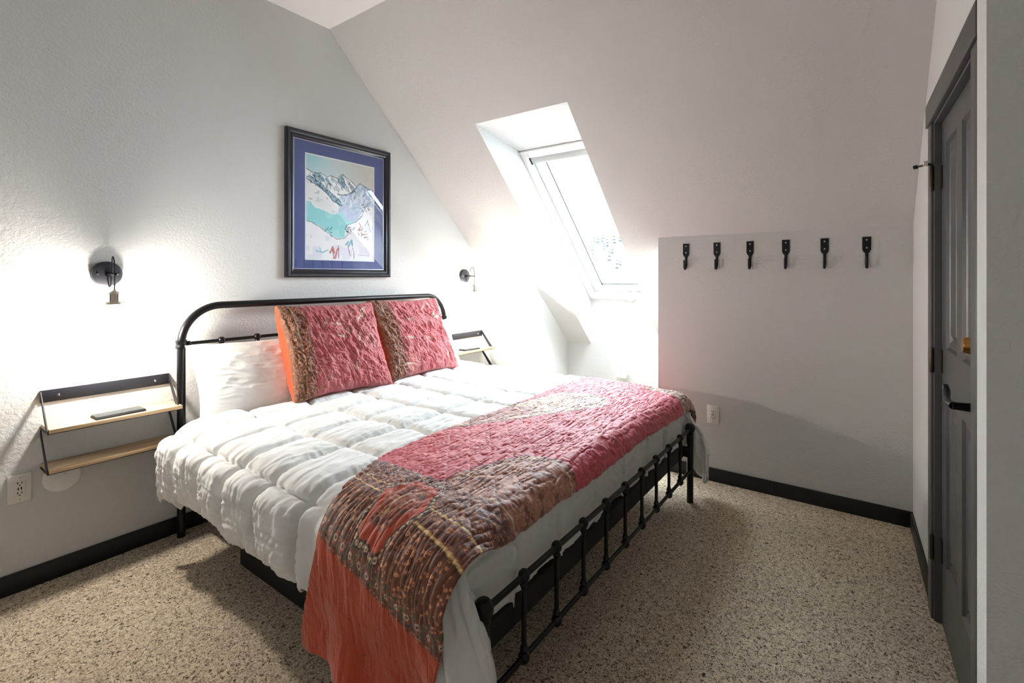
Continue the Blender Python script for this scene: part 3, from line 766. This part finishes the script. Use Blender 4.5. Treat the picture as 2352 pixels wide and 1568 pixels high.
# ------------------------------------------------------------------ comforter
XL, XRR, YF = 1.05, 3.09, 0.965
ZT = 0.635
RR = 0.10
def rnd(d, R=RR):
    th = np.clip(d / R, 0, PI / 2)
    return R * np.sin(th), R * (1 - np.cos(th)) + np.maximum(0, d - R * PI / 2), th
BXS, BYS = 0.30, 0.247
def seams(sx, sy):
    a = np.abs(np.sin(PI * (sx - 0.965) / BXS)); b = np.abs(np.sin(PI * (sy - 2.05) / BYS))
    return a, b
def puff(sx, sy):
    wx = sx + (fbm(sx * 4, sy * 4, 81) - .5) * .05; wy = sy + (fbm(sx * 4, sy * 4, 91) - .5) * .05
    a, b = seams(wx, wy)
    da = a * BXS / PI; db = b * BYS / PI
    fa = .58 * (1 - np.exp(-da / 0.021)) + .42 * (1 - np.exp(-da / 0.006)); fb = .58 * (1 - np.exp(-db / 0.019)) + .42 * (1 - np.exp(-db / 0.006))
    p = 0.042 * fa * fb
    p = p * (0.75 + 0.5 * fbm(sx * 3.1, sy * 3.1, 101))
    # fine corrugation inside each box, its direction changing from box to box
    bi = np.floor((wx - 0.965) / BXS); bj = np.floor((wy - 2.05) / BYS)
    an = 0.5 * (hsh(bi, bj, 77) - .5) + np.where((bi + bj) % 2 > 0, 0.35, -0.15)
    cc = (wy * np.cos(an) + wx * np.sin(an)) * 58 + 2.2 * fbm(sx * 7, sy * 7, 78)
    cr = ridge(cc, (wx * np.cos(an) - wy * np.sin(an)) * 8, 79) - .5
    p = p + 0.0060 * cr * (1 - np.exp(-np.minimum(da, db) / 0.01)) * (0.35 + fbm(sx * 3, sy * 3, 80))
    # gathered wrinkles running out from the seams
    near_b = np.exp(-(b / 0.55) ** 2); near_a = np.exp(-(a / 0.55) ** 2)
    w1 = ridge(sx * 46 + 2 * fbm(sx * 9, sy * 9, 5), sy * 9, 111) - .5
    w2 = ridge(sx * 9, sy * 46 + 2 * fbm(sx * 9, sy * 9, 6), 121) - .5
    p = p + 0.0065 * near_b * w1 * (1 - near_a * .5) + 0.0065 * near_a * w2 * (1 - near_b * .5)
    # soft diagonal creases
    d1 = ridge((sx + sy * .55) * 7 + fbm(sx * 5, sy * 5, 131), (sy - sx * .5) * 22, 141) - .5
    p = p + 0.006 * d1 * (0.3 + fbm(sx * 2.3, sy * 2.3, 151))
    return p
def under_throw(sy): return 1 - 0.60 * sstep(1.58, 1.46, sy)
def crown(x, y):
    return 0.020 * np.sin(PI * np.clip((x - XL) / (XRR - XL), 0, 1)) ** .6 + 0.014 * (fbm(x * 1.7, y * 1.7, 161) - .5) - 0.03 * sstep(1.3, 0.95, y) * 0.5
def yhead(x): return 2.69 + 0.17 * sstep(1.32, 1.16, x) - 0.05 * sstep(1.14, 1.05, x) + 0.20 * sstep(2.86, 3.04, x) + 0.03 * (fbm(x * 4, x * 0, 171) - .5)

nx, ny, nd, K = 330, 290, 62, 40
xs = np.linspace(XL, XRR, nx); ts = np.linspace(0, 1, ny)
X = np.repeat(xs[:, None], ny, 1)
Y = yhead(X) + (YF - yhead(X)) * ts[None, :]
pf = puff(X, Y) * under_throw(Y)
Z = ZT + crown(X, Y) + pf
# head edge rolls down onto the mattress
hd = np.clip((yhead(X) - Y) / 0.05, 0, 1)
Z = Z - 0.045 * (1 - np.sqrt(np.clip(1 - (1 - hd) ** 2, 0, 1)))
V = [np.stack([X, Y, Z], -1).reshape(-1, 3)]
Q = []
idx = np.arange(nx * ny).reshape(nx, ny)
Q.append(np.stack([idx[:-1, :-1], idx[:-1, 1:], idx[1:, 1:], idx[1:, :-1]], -1).reshape(-1, 4))
# perimeter stations
stn = []       # kind, param, top index
for j in range(ny): stn.append(('L', j, idx[0, j]))
for k in range(1, K): stn.append(('CL', k / K, idx[0, -1]))
for i in range(nx): stn.append(('F', i, idx[i, -1]))
for k in range(1, K): stn.append(('CR', k / K, idx[-1, -1]))
for j in range(ny - 1, -1, -1): stn.append(('R', j, idx[-1, j]))
ns = len(stn)
SK = np.zeros((ns, nd, 3))
dn = np.linspace(0, 1, nd) ** 1.05
def polyl(pts, q):
    pts = np.array(pts, float); L = np.r_[0, np.cumsum(np.hypot(*np.diff(pts, axis=0).T))]
    L /= L[-1]; return np.interp(q, L, pts[:, 0]), np.interp(q, L, pts[:, 1])
def side_len(y): return 0.372 + 0.035 * (vnoise(y * 2.1, y * 0, 181) - .5) + 0.05 * sstep(1.2, 0.95, y) - 0.02 * sstep(2.6, 2.9, y)
FL = 0.345
for si, (kd, q, ti) in enumerate(stn):
    top = V[0][ti]
    if kd in 'LR':
        y = top[1]; d = dn * side_len(y)
        off, drop, th = rnd(d)
        sx = (XL - d) if kd == 'L' else (XRR + d)
        sy = np.full_like(d, y)
        p = puff(sx, sy) * under_throw(y) * (1 + .6 * sstep(0.05, 0.15, d))
        p = p + 0.006 * (ridge(sy * 2.0, d * 62 + 1.5 * fbm(sy * 6, d * 6, 7), 191) - .5) * sstep(0.06, 0.14, d) * under_throw(y)
        p0 = puff(np.array([sx[0]]), np.array([y]))[0] * under_throw(y)
        bulge = 0.022 * np.sin(PI * np.clip(d / 0.40, 0, 1)) + 0.02 * (vnoise(sy * 3, d * 3, 201) - .5) * sstep(0, .2, d)
        nxo = np.sin(th); nz = np.cos(th)
        ox = off + bulge * nxo + p * nxo
        z = top[2] - drop + (p - p0) * nz
        s = -1 if kd == 'L' else 1
        # the head end of the flap turns slightly towards the wall
        SK[si] = np.stack([top[0] + s * ox, sy - 0.07 * sstep(2.5, 2.82, sy) * sstep(0, .22, d), z], -1)
    elif kd == 'F':
        x = top[0]; d = dn * (FL + 0.03 * (vnoise(np.array(x * 9), np.array(0.0), 211) - .5))
        off, drop, th = rnd(d)
        sy = YF - d; sx = np.full_like(d, x)
        p = puff(sx, sy) * 1.2
        p0 = p[0]
        lim = 0.048
        oy = lim * np.sin(th) + (p - p0) * np.sin(th) * .6 + 0.012 * np.sin(PI * np.clip(d / 0.2, 0, 1)) + 0.006 * (ridge(sx * 14, d * 3, 221) - .5) * sstep(.05, .2, d)
        SK[si] = np.stack([sx, top[1] - np.minimum(oy, 0.083), top[2] - drop + (p - p0) * np.cos(th)], -1)
# corner pleats hang outside the posts
iL = [i for i, s_ in enumerate(stn) if s_[0] == 'L'][-1]; iF0 = [i for i, s_ in enumerate(stn) if s_[0] == 'F'][0]
iF1 = [i for i, s_ in enumerate(stn) if s_[0] == 'F'][-1]; iR = [i for i, s_ in enumerate(stn) if s_[0] == 'R'][0]
for (ia, ib, rev, xp, sgn, tipx) in ((iL, iF0, False, BX0, -1, 0.90), (iF1, iR, True, BX1, 1, 3.225)):
    A = SK[ia] if not rev else SK[ib]      # side edge column
    B = SK[ib] if not rev else SK[ia]      # foot edge column
    cols = range(ia + 1, ib)
    for c_i in cols:
        q = stn[c_i][1]; q = q if not rev else 1 - q
        for di in range(nd):
            g = sstep(0.10, 0.75, dn[di])
            a = A[di]; b_ = B[di]
            tip1 = (tipx + sgn * 0.015 * math.sin(q * 9), 0.84 + 0.0 * g); tip2 = (xp + sgn * 0.055, 0.772)
            inn = (xp + sgn * 0.034, 0.80); inn2 = (xp + sgn * 0.031, 0.905)
            fx, fy = polyl([a[:2], tip1, tip2, inn, inn2, b_[:2]], q)
            # unfolded corner simply rounds from side to foot near the top
            rx = a[0] * (1 - q) ** 1 + b_[0] * q; ry = a[1] * (1 - q) + b_[1] * q
            zc = a[2] * (1 - q) + b_[2] * q
            w = math.sin(PI * min(1, q / 0.85)) if q < 0.85 else 0
            ext = 0.20 * w * dn[di] ** 1.3
            wv = g * math.sin(PI * q) * 1.9 * (0.010 * math.sin(q * 17 + dn[di] * 2.0) + 0.007 * math.sin(q * 34 - dn[di] * 5) + 0.008 * float(ridge(np.array(q * 6 + dn[di] * 2), np.array(dn[di] * 7 - q * 5), 233) - .5))
            SK[c_i, di] = (rx * (1 - g) + fx * g + (sgn * abs(wv) if q > .3 else sgn * wv), ry * (1 - g) + fy * g, zc - ext + wv * .4)
base_i = nx * ny
sk_idx = np.zeros((ns, nd), int)
sk_idx[:, 1:] = base_i + np.arange(ns * (nd - 1)).reshape(ns, nd - 1)
for si, s_ in enumerate(stn): sk_idx[si, 0] = s_[2]
V.append(SK[:, 1:].reshape(-1, 3))
qs = np.stack([sk_idx[:-1, :-1], sk_idx[:-1, 1:], sk_idx[1:, 1:], sk_idx[1:, :-1]], -1).reshape(-1, 4)
qs = qs[:, ::-1] if False else qs
Q.append(qs)
V = np.concatenate(V); Q = np.concatenate(Q)
tri = Q[:, 0] == Q[:, 3]           # degenerate fans at the two foot corners
me = bpy.data.meshes.new('comforter')
me.from_pydata(V.tolist(), [], [tuple(f) for f in Q[~tri].tolist()] + [tuple(f[:3]) for f in Q[tri].tolist()])
bm = bmesh.new(); bm.from_mesh(me); bmesh.ops.recalc_face_normals(bm, faces=bm.faces[:])
if sum(f.normal.z for f in bm.faces) < 0: bmesh.ops.reverse_faces(bm, faces=bm.faces[:])
bm.to_mesh(me); bm.free()
me.polygons.foreach_set('use_smooth', [True] * len(me.polygons))
M_white_cloth = plain('comforter_white_cotton', (226, 226, 224), 0.85, noise=0.015, nscale=8, bump=0.35, bscale=60, sheen=0.1)
me.materials.append(M_white_cloth)
cf = bpy.data.objects.new('comforter', me); COL.objects.link(cf)
so_ = cf.modifiers.new('thickness', 'SOLIDIFY'); so_.thickness = 0.012; so_.offset = -1
tag(cf, 'puffy white quilted comforter spread over the bed', 'comforter')

# ------------------------------------------------------------------ throw quilt
def throw_base(sx, sy):
    dl = np.maximum(XL - sx, 0); dr = np.maximum(sx - XRR, 0); df = np.maximum(YF - sy, 0)
    wtop = sstep(XL - 0.06, XL + 0.16, sx)
    ol, zl, tl = rnd(dl); orr, zr, tr = rnd(dr); of, zf, tf = rnd(df, 0.06)
    cx = np.clip(sx, XL, XRR); cy = np.maximum(sy, YF)
    pfv = 0.014 + 0.40 * 0.050 * (fbm(sx * 3, sy * 3, 66) * .5)
    bl_ = 0.022 * np.sin(PI * np.clip((dl + dr) / 0.40, 0, 1)) * ((dl + dr) > 0)
    side = np.sin(tl) + np.sin(tr)
    # folds of the hanging end
    fold = (0.020 * np.sin(sy * 15 + 1.2) + 0.012 * np.sin(sy * 29 + dl * 4)) * sstep(0.2, 0.6, dl)
    th_ = 0.020
    x = cx - ol + orr + (-np.sin(tl) + np.sin(tr)) * (bl_ + pfv + th_ + fold * (tl > 0))
    up = np.cos(tl) * np.cos(tr) * np.cos(tf)
    y = cy - of - np.sin(tf) * (th_ - 0.004)
    y = wtop * y + (1 - wtop) * sy
    z = ZT + crown(cx, cy) - zl - zr - zf * wtop + up * (pfv + th_) + 0.0 * side
    # keep height of the edge continuous
    z = z + (1 - up) * 0.006
    return x, y, z
TSX0, TSX1 = XL - 0.60, XRR + 0.30
n1, n2 = 1150, 230
gs = np.linspace(TSX0, TSX1, n1); gt = np.linspace(0, 1, n2)
SX = np.repeat(gs[:, None], n2, 1)
yb_ = 1.42 + 0.12 * sstep(0.85, 1.3, SX) + 0.05 * sstep(1.3, 3.0, SX) + 0.012 * np.sin(SX * 5) + 0.12 * sstep(0.93, 0.5, SX)
yfr = 0.872 + 0.055 * sstep(0.86, 0.60, SX) - 0.012 * sstep(1.2, 1.0, SX) + 0.004 * np.sin(SX * 6)
SY = yb_ + (yfr - yb_) * gt[None, :]
# the hem at the hanging end is not straight
hem = 0.06 + 0.035 * np.sin(gt * 5.0 + 0.4)[None, :]
SXh = np.where(SX < XL, XL - (XL - SX) * (1 - hem * (1.0)), SX)
x, y, z = throw_base(SXh, SY)
# quilting: diamond stitch lines + fine puckers (real relief)
cu, cv = SXh, SY
dg = np.minimum(np.abs(np.sin(PI * (cu * 1.0 + cv * 1.15) / 0.13)), np.abs(np.sin(PI * (cu - cv * 1.15) / 0.13)))
pk = ridge(cu * 15 + 1.5 * fbm(cu * 10, cv * 10, 301), cv * 95 + 2.5 * fbm(cu * 8, cv * 8, 302), 303) - .5
pk2 = ridge(cu * 60 + cv * 20, cv * 60 - cu * 10, 304) - .5
plain_zone = sstep(0.90, 0.84, cu - 0.115 * (cv - 0.93) / 0.49)
rel = (0.0080 * pk + 0.002 * pk2) * (1 - .72 * plain_zone) + 0.0020 * (1 - .7 * plain_zone) * np.minimum(dg / 0.35, 1) + 0.004 * (fbm(cu * 9, cv * 9, 305) - .5)
pk3 = ridge(cu * 9 + 1.2 * fbm(cu * 7, cv * 7, 306), cv * 34 + 1.6 * fbm(cu * 6, cv * 6, 307), 308) - .5
rel = rel + 0.0042 * pk3 * plain_zone
P = np.stack([x, y, z], -1)
du = np.gradient(P, axis=0); dv = np.gradient(P, axis=1)
nrm = np.cross(dv, du); nrm /= np.linalg.norm(nrm, axis=-1, keepdims=True) + 1e-9
if nrm[n1 // 2, n2 // 2, 2] < 0: nrm = -nrm
P = P + nrm * rel[..., None]

# colours of the printed cloth; alpha carries how busy the small print is
C = np.zeros((n1, n2, 4))
RED, ORA, BRN, CRM = lin(196, 68, 82), lin(186, 66, 28), lin(150, 78, 44), lin(214, 186, 158)
C[:] = RED
C[..., 3] = 0.0
vq = SY
seam = 0.81 + 0.115 * (vq - 0.93) / 0.49        # where the plain end panel is sewn on
topb = 1.205 + 0.0 * vq
q = (cu - seam) / (topb - seam)                 # 0 at the seam, 1 at the red field
vqn = vq
wbx = (fbm(cu * 30, vq * 30, 311) - .5) * .012
over(C, q < 1 + wbx * 4, BRN)
A = np.zeros((n1, n2)); A[q < 1] = 0.85
# border near the red field: blue-grey flecks
fl = (q > .80) & (q < 1.0)
over(C, fl, lin(150, 84, 80))
over(C, fl & (fbm(cu * 60, vq * 60, 321) > .56), lin(150, 160, 172))
over(C, fl & (fbm(cu * 75, vq * 75, 322) > .62), lin(66, 34, 38))
# cream double stripes between medallions
per = 0.46
ph = ((vq - 1.19) / per + 0.5) % 1.0 - 0.5      # 0 at a medallion centre
for qq in (.47, .61):
    over(C, (np.abs(q - qq) < .008) & (np.abs(ph) > .20), lin(226, 196, 132)); A[(np.abs(q - qq) < .02) & (np.abs(ph) > .20)] = .1
    over(C, (np.abs(q - qq - (.022 if qq > .5 else -.022)) < .009) & (np.abs(ph) > .20), lin(58, 30, 26))
st_ = (np.abs(q - .54) < .055) & (np.abs(ph) > .20)
over(C, st_, lin(142, 70, 46))
over(C, st_ & (np.hypot(((vq * 34) % 1) - .5, (q - .54) * 5.0) < .26), lin(60, 30, 26))
over(C, st_ & (np.hypot(((vq * 34) % 1) - .5, (q - .54) * 5.0) < .13), lin(206, 130, 90))
# medallions: orange petals with a beaded rim
mu = (q - .54) / .36; mv = ph * per / 0.092
rad = np.hypot(mu, mv); ang_ = np.arctan2(mu, mv)
rr = rad / (1 + 0.08 * np.cos(6 * ang_))
over(C, rr < 1.12, lin(70, 36, 30)); A[rr < 1.12] = .2
bead = np.hypot(((ang_ / (2 * PI) * 40) % 1 - .5) * .8, (rr - 1.04) * 7)
over(C, bead < .30, lin(222, 196, 160)); over(C, bead < .12, lin(60, 34, 30))
over(C, rr < .95, lin(186, 76, 48)); A[rr < .95] = 0
inn_ = (rr < .68)
A[inn_] = .55
over(C, inn_ & (fbm(cu * 90, vq * 90, 331) > .58), lin(96, 44, 36))
pe = np.hypot(mu - .05, (mv + .05 + .25 * mu) * 2.0)
over(C, np.abs(pe - .42) < .05, lin(220, 172, 110))
# scalloped border by the seam, greens and whites
sc = np.abs(np.sin(vq * PI / 0.042))
b1 = (q > 0.02) & (q < .10 + .07 * sc)
over(C, b1, lin(84, 84, 66)); A[b1] = .35
fx_ = np.hypot(((vq / 0.042) % 1 - .5) * .042, (q - .085) * .33)
over(C, b1 & (fx_ < .0135), lin(150, 60, 44)); over(C, b1 & (fx_ < .0075), lin(226, 214, 196)); over(C, b1 & (fx_ < .0035), lin(40, 26, 26))
over(C, (np.abs(q - .012) < .022), lin(150, 70, 48)); over(C, np.abs(q - .03) < .006, lin(60, 30, 28))
over(C, q < -0.012, ORA); A[q < -0.012] = 0
# paisley shapes in the red field
def blob(cx, cy, r, tailx, taily, tw):
    d = np.hypot(cu - cx, vq - cy) - r
    t = np.clip(((cu - cx) * (tailx - cx) + (vq - cy) * (taily - cy)) / ((tailx - cx) ** 2 + (taily - cy) ** 2), 0, 1)
    dt = np.hypot(cu - cx - t * (tailx - cx), vq - cy - t * (taily - cy)) - (r * (1 - t) ** .8 + tw)
    return np.minimum(d, dt)
for (a_, tone) in ((blob(2.42, 1.33, .165, 1.62, 1.58, .02), (216, 190, 168)), (blob(1.40, .93, .20, 1.20, 1.16, .03), (196, 138, 116)), (blob(3.16, .92, .19, 3.05, 1.1, .05), (214, 190, 168)), (blob(2.02, 1.50, .08, 1.66, 1.56, .03), (176, 104, 100))):
    inside = (a_ < 0) & (q >= 1)
    over(C, inside, lin(*tone)); A[inside] = .42
    over(C, inside & (fbm(cu * 55, vq * 55, 341) > .60), lin(120, 52, 56), .8)
    over(C, inside & (np.abs(a_ + .03) < .004), lin(236, 214, 190), .9)
    over(C, (np.abs(a_) < .005) & (q >= 1), lin(110, 40, 44), .8)
C[..., 3] = A
UV = np.stack([cu, vq], -1)

def cloth_mat(name, sheen=0.25, bdist=0.004, bsc=(30, 120, 1), brot=0.0):
    m, nt, p = newmat(name)
    p.inputs['Roughness'].default_value = 0.58
    p.inputs['Sheen Weight'].default_value = sheen; p.inputs['Sheen Roughness'].default_value = 0.45
    at = N(nt, 'ShaderNodeVertexColor'); at.layer_name = 'col'
    uv = N(nt, 'ShaderNodeUVMap'); uv.uv_map = 'UVMap'
    vo = N(nt, 'ShaderNodeTexVoronoi', feature='F1'); vo.inputs['Scale'].default_value = 92; vo.inputs['Randomness'].default_value = 0.8
    nt.links.new(uv.outputs[0], vo.inputs['Vector'])
    r = N(nt, 'ShaderNodeValToRGB'); e = r.color_ramp.elements
    e[0].position = 0.0; e[0].color = (0.30, 0.09, 0.05, 1)
    e[1].position = 0.62; e[1].color = (0.12, 0.04, 0.02, 1)
    k = e.new(.14); k.color = (0.10, 0.03, 0.02, 1)
    k = e.new(.20); k.color = (0.74, 0.33, 0.17, 1)
    k = e.new(.32); k.color = (0.66, 0.27, 0.13, 1)
    k = e.new(.40); k.color = (0.20, 0.065, 0.035, 1)
    nt.links.new(vo.outputs['Distance'], r.inputs['Fac'])
    mul = N(nt, 'ShaderNodeMath', operation='MULTIPLY'); mul.inputs[1].default_value = 0.95
    nt.links.new(at.outputs['Alpha'], mul.inputs[0])
    mx = N(nt, 'ShaderNodeMixRGB'); nt.links.new(mul.outputs[0], mx.inputs[0]); nt.links.new(at.outputs['Color'], mx.inputs[1]); nt.links.new(r.outputs['Color'], mx.inputs[2])
    nt.links.new(mx.outputs[0], p.inputs['Base Color'])
    mp = N(nt, 'ShaderNodeMapping'); mp.inputs['Scale'].default_value = bsc; mp.inputs['Rotation'].default_value = (0, 0, brot); nt.links.new(uv.outputs[0], mp.inputs['Vector'])
    n = N(nt, 'ShaderNodeTexNoise'); n.inputs['Scale'].default_value = 1.0; n.inputs['Detail'].default_value = 3; n.inputs['Distortion'].default_value = 1.2
    nt.links.new(mp.outputs[0], n.inputs['Vector'])
    b = N(nt, 'ShaderNodeBump'); b.inputs['Strength'].default_value = 0.8; b.inputs['Distance'].default_value = bdist
    nt.links.new(n.outputs['Fac'], b.inputs['Height']); nt.links.new(b.outputs['Normal'], p.inputs['Normal'])
    return m
M_throw = cloth_mat('throw_printed_cotton', 0.3, 0.003)
th = gridmesh('throw_quilt', P, M_throw, None, C, UV)
so_ = th.modifiers.new('thickness', 'SOLIDIFY'); so_.thickness = 0.009; so_.offset = -1
tag(th, 'red paisley throw quilt with plain rust end panel across the bed foot', 'quilt')

# ------------------------------------------------------------------ pillows
def cushion(name, w, h, tf, tb, n, mat_f, mat_b, parent, pinch=0.07, ex=0.42, wr=0.004, seed=0, colfn=None, puck=0.0):
    gus = puck
    g = np.linspace(-1, 1, n); U, Vv = np.meshgrid(g, g, indexing='ij')
    px = w / 2 * U * (1 - pinch * np.cos(PI * Vv / 2) * 1.0); pz = h / 2 * Vv * (1 - pinch * np.cos(PI * U / 2))
    px = px + 0.008 * (fbm(U * 3, Vv * 3, seed) - .5); pz = pz + 0.010 * (fbm(U * 3, Vv * 3, seed + 3) - .5)
    prof = ((1 - U ** 2).clip(0) * (1 - Vv ** 2).clip(0)) ** ex
    edge = prof ** .5
    wri = (ridge(U * 7 + Vv * 2 + fbm(U * 4, Vv * 4, seed + 5), Vv * 16 + U * 5, seed + 7) - .5) * wr + (ridge(U * 5 - Vv * 3, Vv * 4 + U * 4, seed + 9) - .5) * wr * 1.6
    if puck:
        a = px * math.cos(.38) + pz * math.sin(.38); b = -px * math.sin(.38) + pz * math.cos(.38)
        wri = wri + puck * (ridge(a * 62 + 2.5 * fbm(px * 9, pz * 9, seed + 11), b * 14, seed + 12) - .5) + .5 * puck * (ridge(a * 120, b * 30, seed + 13) - .5)
    out = []
    for s, t, mt_, nm in ((-1, tf, mat_f, 'front'), (1, tb, mat_b, 'back')):
        py = s * (t * prof + wri * edge)
        qx = px
        if s > 0:      # the plain back billows out past the seam
            qx = px + np.sign(U) * 0.042 * np.cos(PI * Vv / 2) ** .7 * np.sin(PI * np.clip((1 - np.abs(U)) / 0.4, 0, 1)) * (gus > 0)
        P_ = np.stack([qx, py, pz], -1)
        if s > 0: P_ = P_[::-1]
        cols = colfn(U, Vv) if (colfn and s < 0) else None
        o = gridmesh(name + '_' + nm if parent is not None else name, P_, mt_, parent, cols, np.stack([px, pz], -1) if s < 0 else None)
        out.append(o)
    return out

def place(t, loc, lean, yaw, roll=0):
    t.location = loc
    t.rotation_euler = (Matrix.Rotation(yaw, 3, 'Z') @ Matrix.Rotation(-lean, 3, 'X') @ Matrix.Rotation(roll, 3, 'Y')).to_euler()

M_pillow = plain('pillowcase_white', (230, 230, 228), 0.85, noise=0.015, nscale=8, bump=0.15, bscale=60, sheen=0.1)
for cx, lab, rl in ((1.53, 'white pillow against the headboard beside the outlet wall shelf, mostly uncovered', 0.0), (2.62, 'white pillow behind the red cushions, only its end showing by the corner shelf', 0.0)):
    t = thing('bed_pillow', lab, 'pillow')
    f_, b_ = cushion('cover', 0.93, 0.46, 0.085, 0.085, 90, M_pillow, M_pillow, t, 0.06, 0.40, 0.004, 400 + int(cx * 10))
    f_.name = 'pillow_front'; b_.name = 'pillow_back'
    place(t, (cx, 2.85, 0.818), math.radians(24), 0, rl)

M_sham = cloth_mat('cushion_printed_cotton', 0.35, 0.009, (85, 22, 1), 0.45)
M_orange = plain('cushion_rust_back', (214, 82, 40), 0.8, noise=0.05, nscale=14, bump=0.3, bscale=60, sheen=0.15)
def sham_cols(seed):
    def fn(U, Vv):
        C = np.zeros(U.shape + (4,)); C[:] = lin(200, 86, 98)
        over(C, fbm(U * 3, Vv * 3, seed) > .55, lin(206, 112, 122), .6)
        over(C, sstep(.5, .9, fbm(U * 2, Vv * 2 + 4, seed + 1)), lin(196, 130, 120), .6)
        A = np.full(U.shape, .28)
        e = U + .06 * (fbm(Vv * 6, U * 6, seed + 2) - .5)
        over(C, sstep(-.50, -.72, e), lin(124, 66, 48)); A = np.maximum(A, .7 * sstep(-.50, -.72, e))
        over(C, U < -.80, lin(134, 84, 54)); A[U < -.8] = .3
        sq = np.maximum(np.abs(((Vv * 13) % 1) - .5) * .07, np.abs(U + .90) * .5)
        over(C, sq < .021, lin(50, 28, 26)); over(C, sq < .012, lin(196, 126, 84))
        over(C, np.abs(U + .80) < .008, lin(200, 150, 96)); over(C, np.abs(U + .84) < .006, lin(60, 32, 28))
        rng = random.Random(seed)
        for k in range(9):
            cx, cy, a = rng.uniform(-.6, .85), rng.uniform(-.8, .85), rng.uniform(-1.3, 1.3) + PI / 4
            du_ = (U - cx) * math.cos(a) + (Vv - cy) * math.sin(a); dv_ = -(U - cx) * math.sin(a) + (Vv - cy) * math.cos(a)
            m_ = (np.abs(du_) < .13) & (np.abs(dv_) < .022 * (1 - (du_ / .15) ** 2))
            over(C, m_, lin(226, 200, 176)); A[m_] = 0
            over(C, m_ & (np.hypot(((du_ * 24) % 1 - .5) / 24, dv_) < .011), lin(70, 30, 34))
        fl = np.hypot(U + .55, Vv + .72); an = np.arctan2(Vv + .72, U + .55)
        pet = np.abs(fl - .16 * np.abs(np.cos(2.5 * an)) - .04)
        over(C, pet < .010, lin(216, 160, 130))
        C[..., 3] = A
        return C
    return fn
for cx, cy, cz, yaw, roll, w, lab, sd in ((1.828, 2.70, 0.950, math.radians(-4), math.radians(0.6), 0.665, 'red paisley cushion with orange back showing, beside the bare white pillow', 510),
                                   (2.50, 2.715, 0.955, math.radians(2), math.radians(0.5), 0.69, 'red paisley cushion next to the corner shelf end of the headboard', 530)):
    t = thing('paisley_cushion', lab, 'cushion')
    f_, b_ = cushion('cover', w, 0.60, 0.075, 0.15, 230, M_sham, M_orange, t, 0.075, 0.30, 0.008, sd, sham_cols(sd), 0.012)
    f_.name = 'printed_front'; b_.name = 'plain_back'; b_['label'] = 'plain orange back panel'
    place(t, (cx, cy, cz), math.radians(25), yaw, roll)

# ================================================================== outside the skylight
M_snow = plain('snow', (234, 237, 240), 0.9, noise=0.05, nscale=0.1)
M_fir = plain('fir_needles', (36, 38, 37), 0.95, noise=0.3, nscale=0.8)
M_trunk = plain('fir_bark', (50, 44, 40), 0.95, noise=0.2)
M_hwall = plain('house_wall', (62, 58, 55), 0.9, noise=0.1, nscale=0.5)
M_hwin = plain('house_window_glass', (30, 32, 36), 0.2, noise=0.05)
gm = MB()
nx_, ny_ = 26, 26
xs_ = np.linspace(30, 520, nx_); ys_ = np.linspace(-150, 420, ny_)
def hz(x, y):
    t = x * 0.91 + y * 0.41
    return -6 + 34 * float(sstep(190, 420, t)) + 2.5 * float(vnoise(np.array(x / 40), np.array(y / 40), 71) - .5)
gv = [(x, y, hz(x, y)) for x in xs_ for y in ys_]
gf = [(i * ny_ + j, (i + 1) * ny_ + j, (i + 1) * ny_ + j + 1, i * ny_ + j + 1) for i in range(nx_ - 1) for j in range(ny_ - 1)]
struct(gm.add(gv, gf).build('snow_ground', M_snow, None, 180))
def fir(x, y, s, label):
    t = thing('fir_tree', label, 'tree', (x, y, hz(x, y) - 0.3), random.uniform(0, 6), 'firs on the snowy slope')
    m_ = MB()
    for k in range(5):
        z0 = s * (0.14 + 0.17 * k); r = s * 0.20 * (1 - k * 0.17)
        m_.lathe([(r * .75, z0 + s * .02), (r, z0), (r * .5, z0 + s * .13), (0.02, z0 + s * .27)], 9)
    m_.build('crown', M_fir, t, 0)
    MB().lathe([(s * .025, 0), (s * .02, s * .2)], 7).build('trunk', M_trunk, t)
def world_dir(px): a = (px - 1176) / FPX; return (math.cos(YAW) + math.sin(YAW) * a, math.sin(YAW) - math.cos(YAW) * a)
rg = random.Random(12)
spots = []
while len(spots) < 60:
    px = rg.uniform(1290, 1490); t = rg.uniform(250, 430); d = world_dir(px); c_ = (d[0] * t, d[1] * t)
    if all(math.hypot(c_[0] - q_[0], c_[1] - q_[1]) > 6.2 for q_ in spots): spots.append(c_)
    else: continue
    fir(d[0] * t, d[1] * t, rg.uniform(9, 15), 'fir tree on the snowy slope seen through the skylight')
def house(px, t, w, hgt, rot, label):
    d = world_dir(px); x, y = d[0] * t, d[1] * t
    o = thing('house', label, 'house', (x, y, hz(x, y) - 1.0), rot)
    MB().prism([(-w / 2, 0), (w / 2, 0), (w / 2, hgt), (0, hgt + w * .42), (-w / 2, hgt)], 'x', -w * .6, w * .6).build('walls', M_hwall, o, 0)
    e = w * .62; k = .42 / .5
    MB().prism([(-e, hgt - (e - w / 2) * k), (0, hgt + w * .42), (e, hgt - (e - w / 2) * k), (e, hgt - (e - w / 2) * k + .6), (0, hgt + w * .42 + .7), (-e, hgt - (e - w / 2) * k + .6)], 'x', -w * .68, w * .68).build('roof', M_snow, o, 0)
    for zz in (hgt * .2, hgt * .62):
        for yy in (-w * .25, w * .25):
            MB().box(-w * .6 - .06, -w * .6, yy - .6, yy + .6, zz, zz + 1.5).build('window', M_hwin, o, 0)
house(1365, 215, 7, 7, 0.2, 'snow roofed gabled house below the firs, smallest of three')
house(1408, 185, 8, 7, 0.7, 'snow roofed gabled house standing between the other two')
house(1445, 160, 9, 8, 0.1, 'snow roofed gabled house, largest of three below the firs')
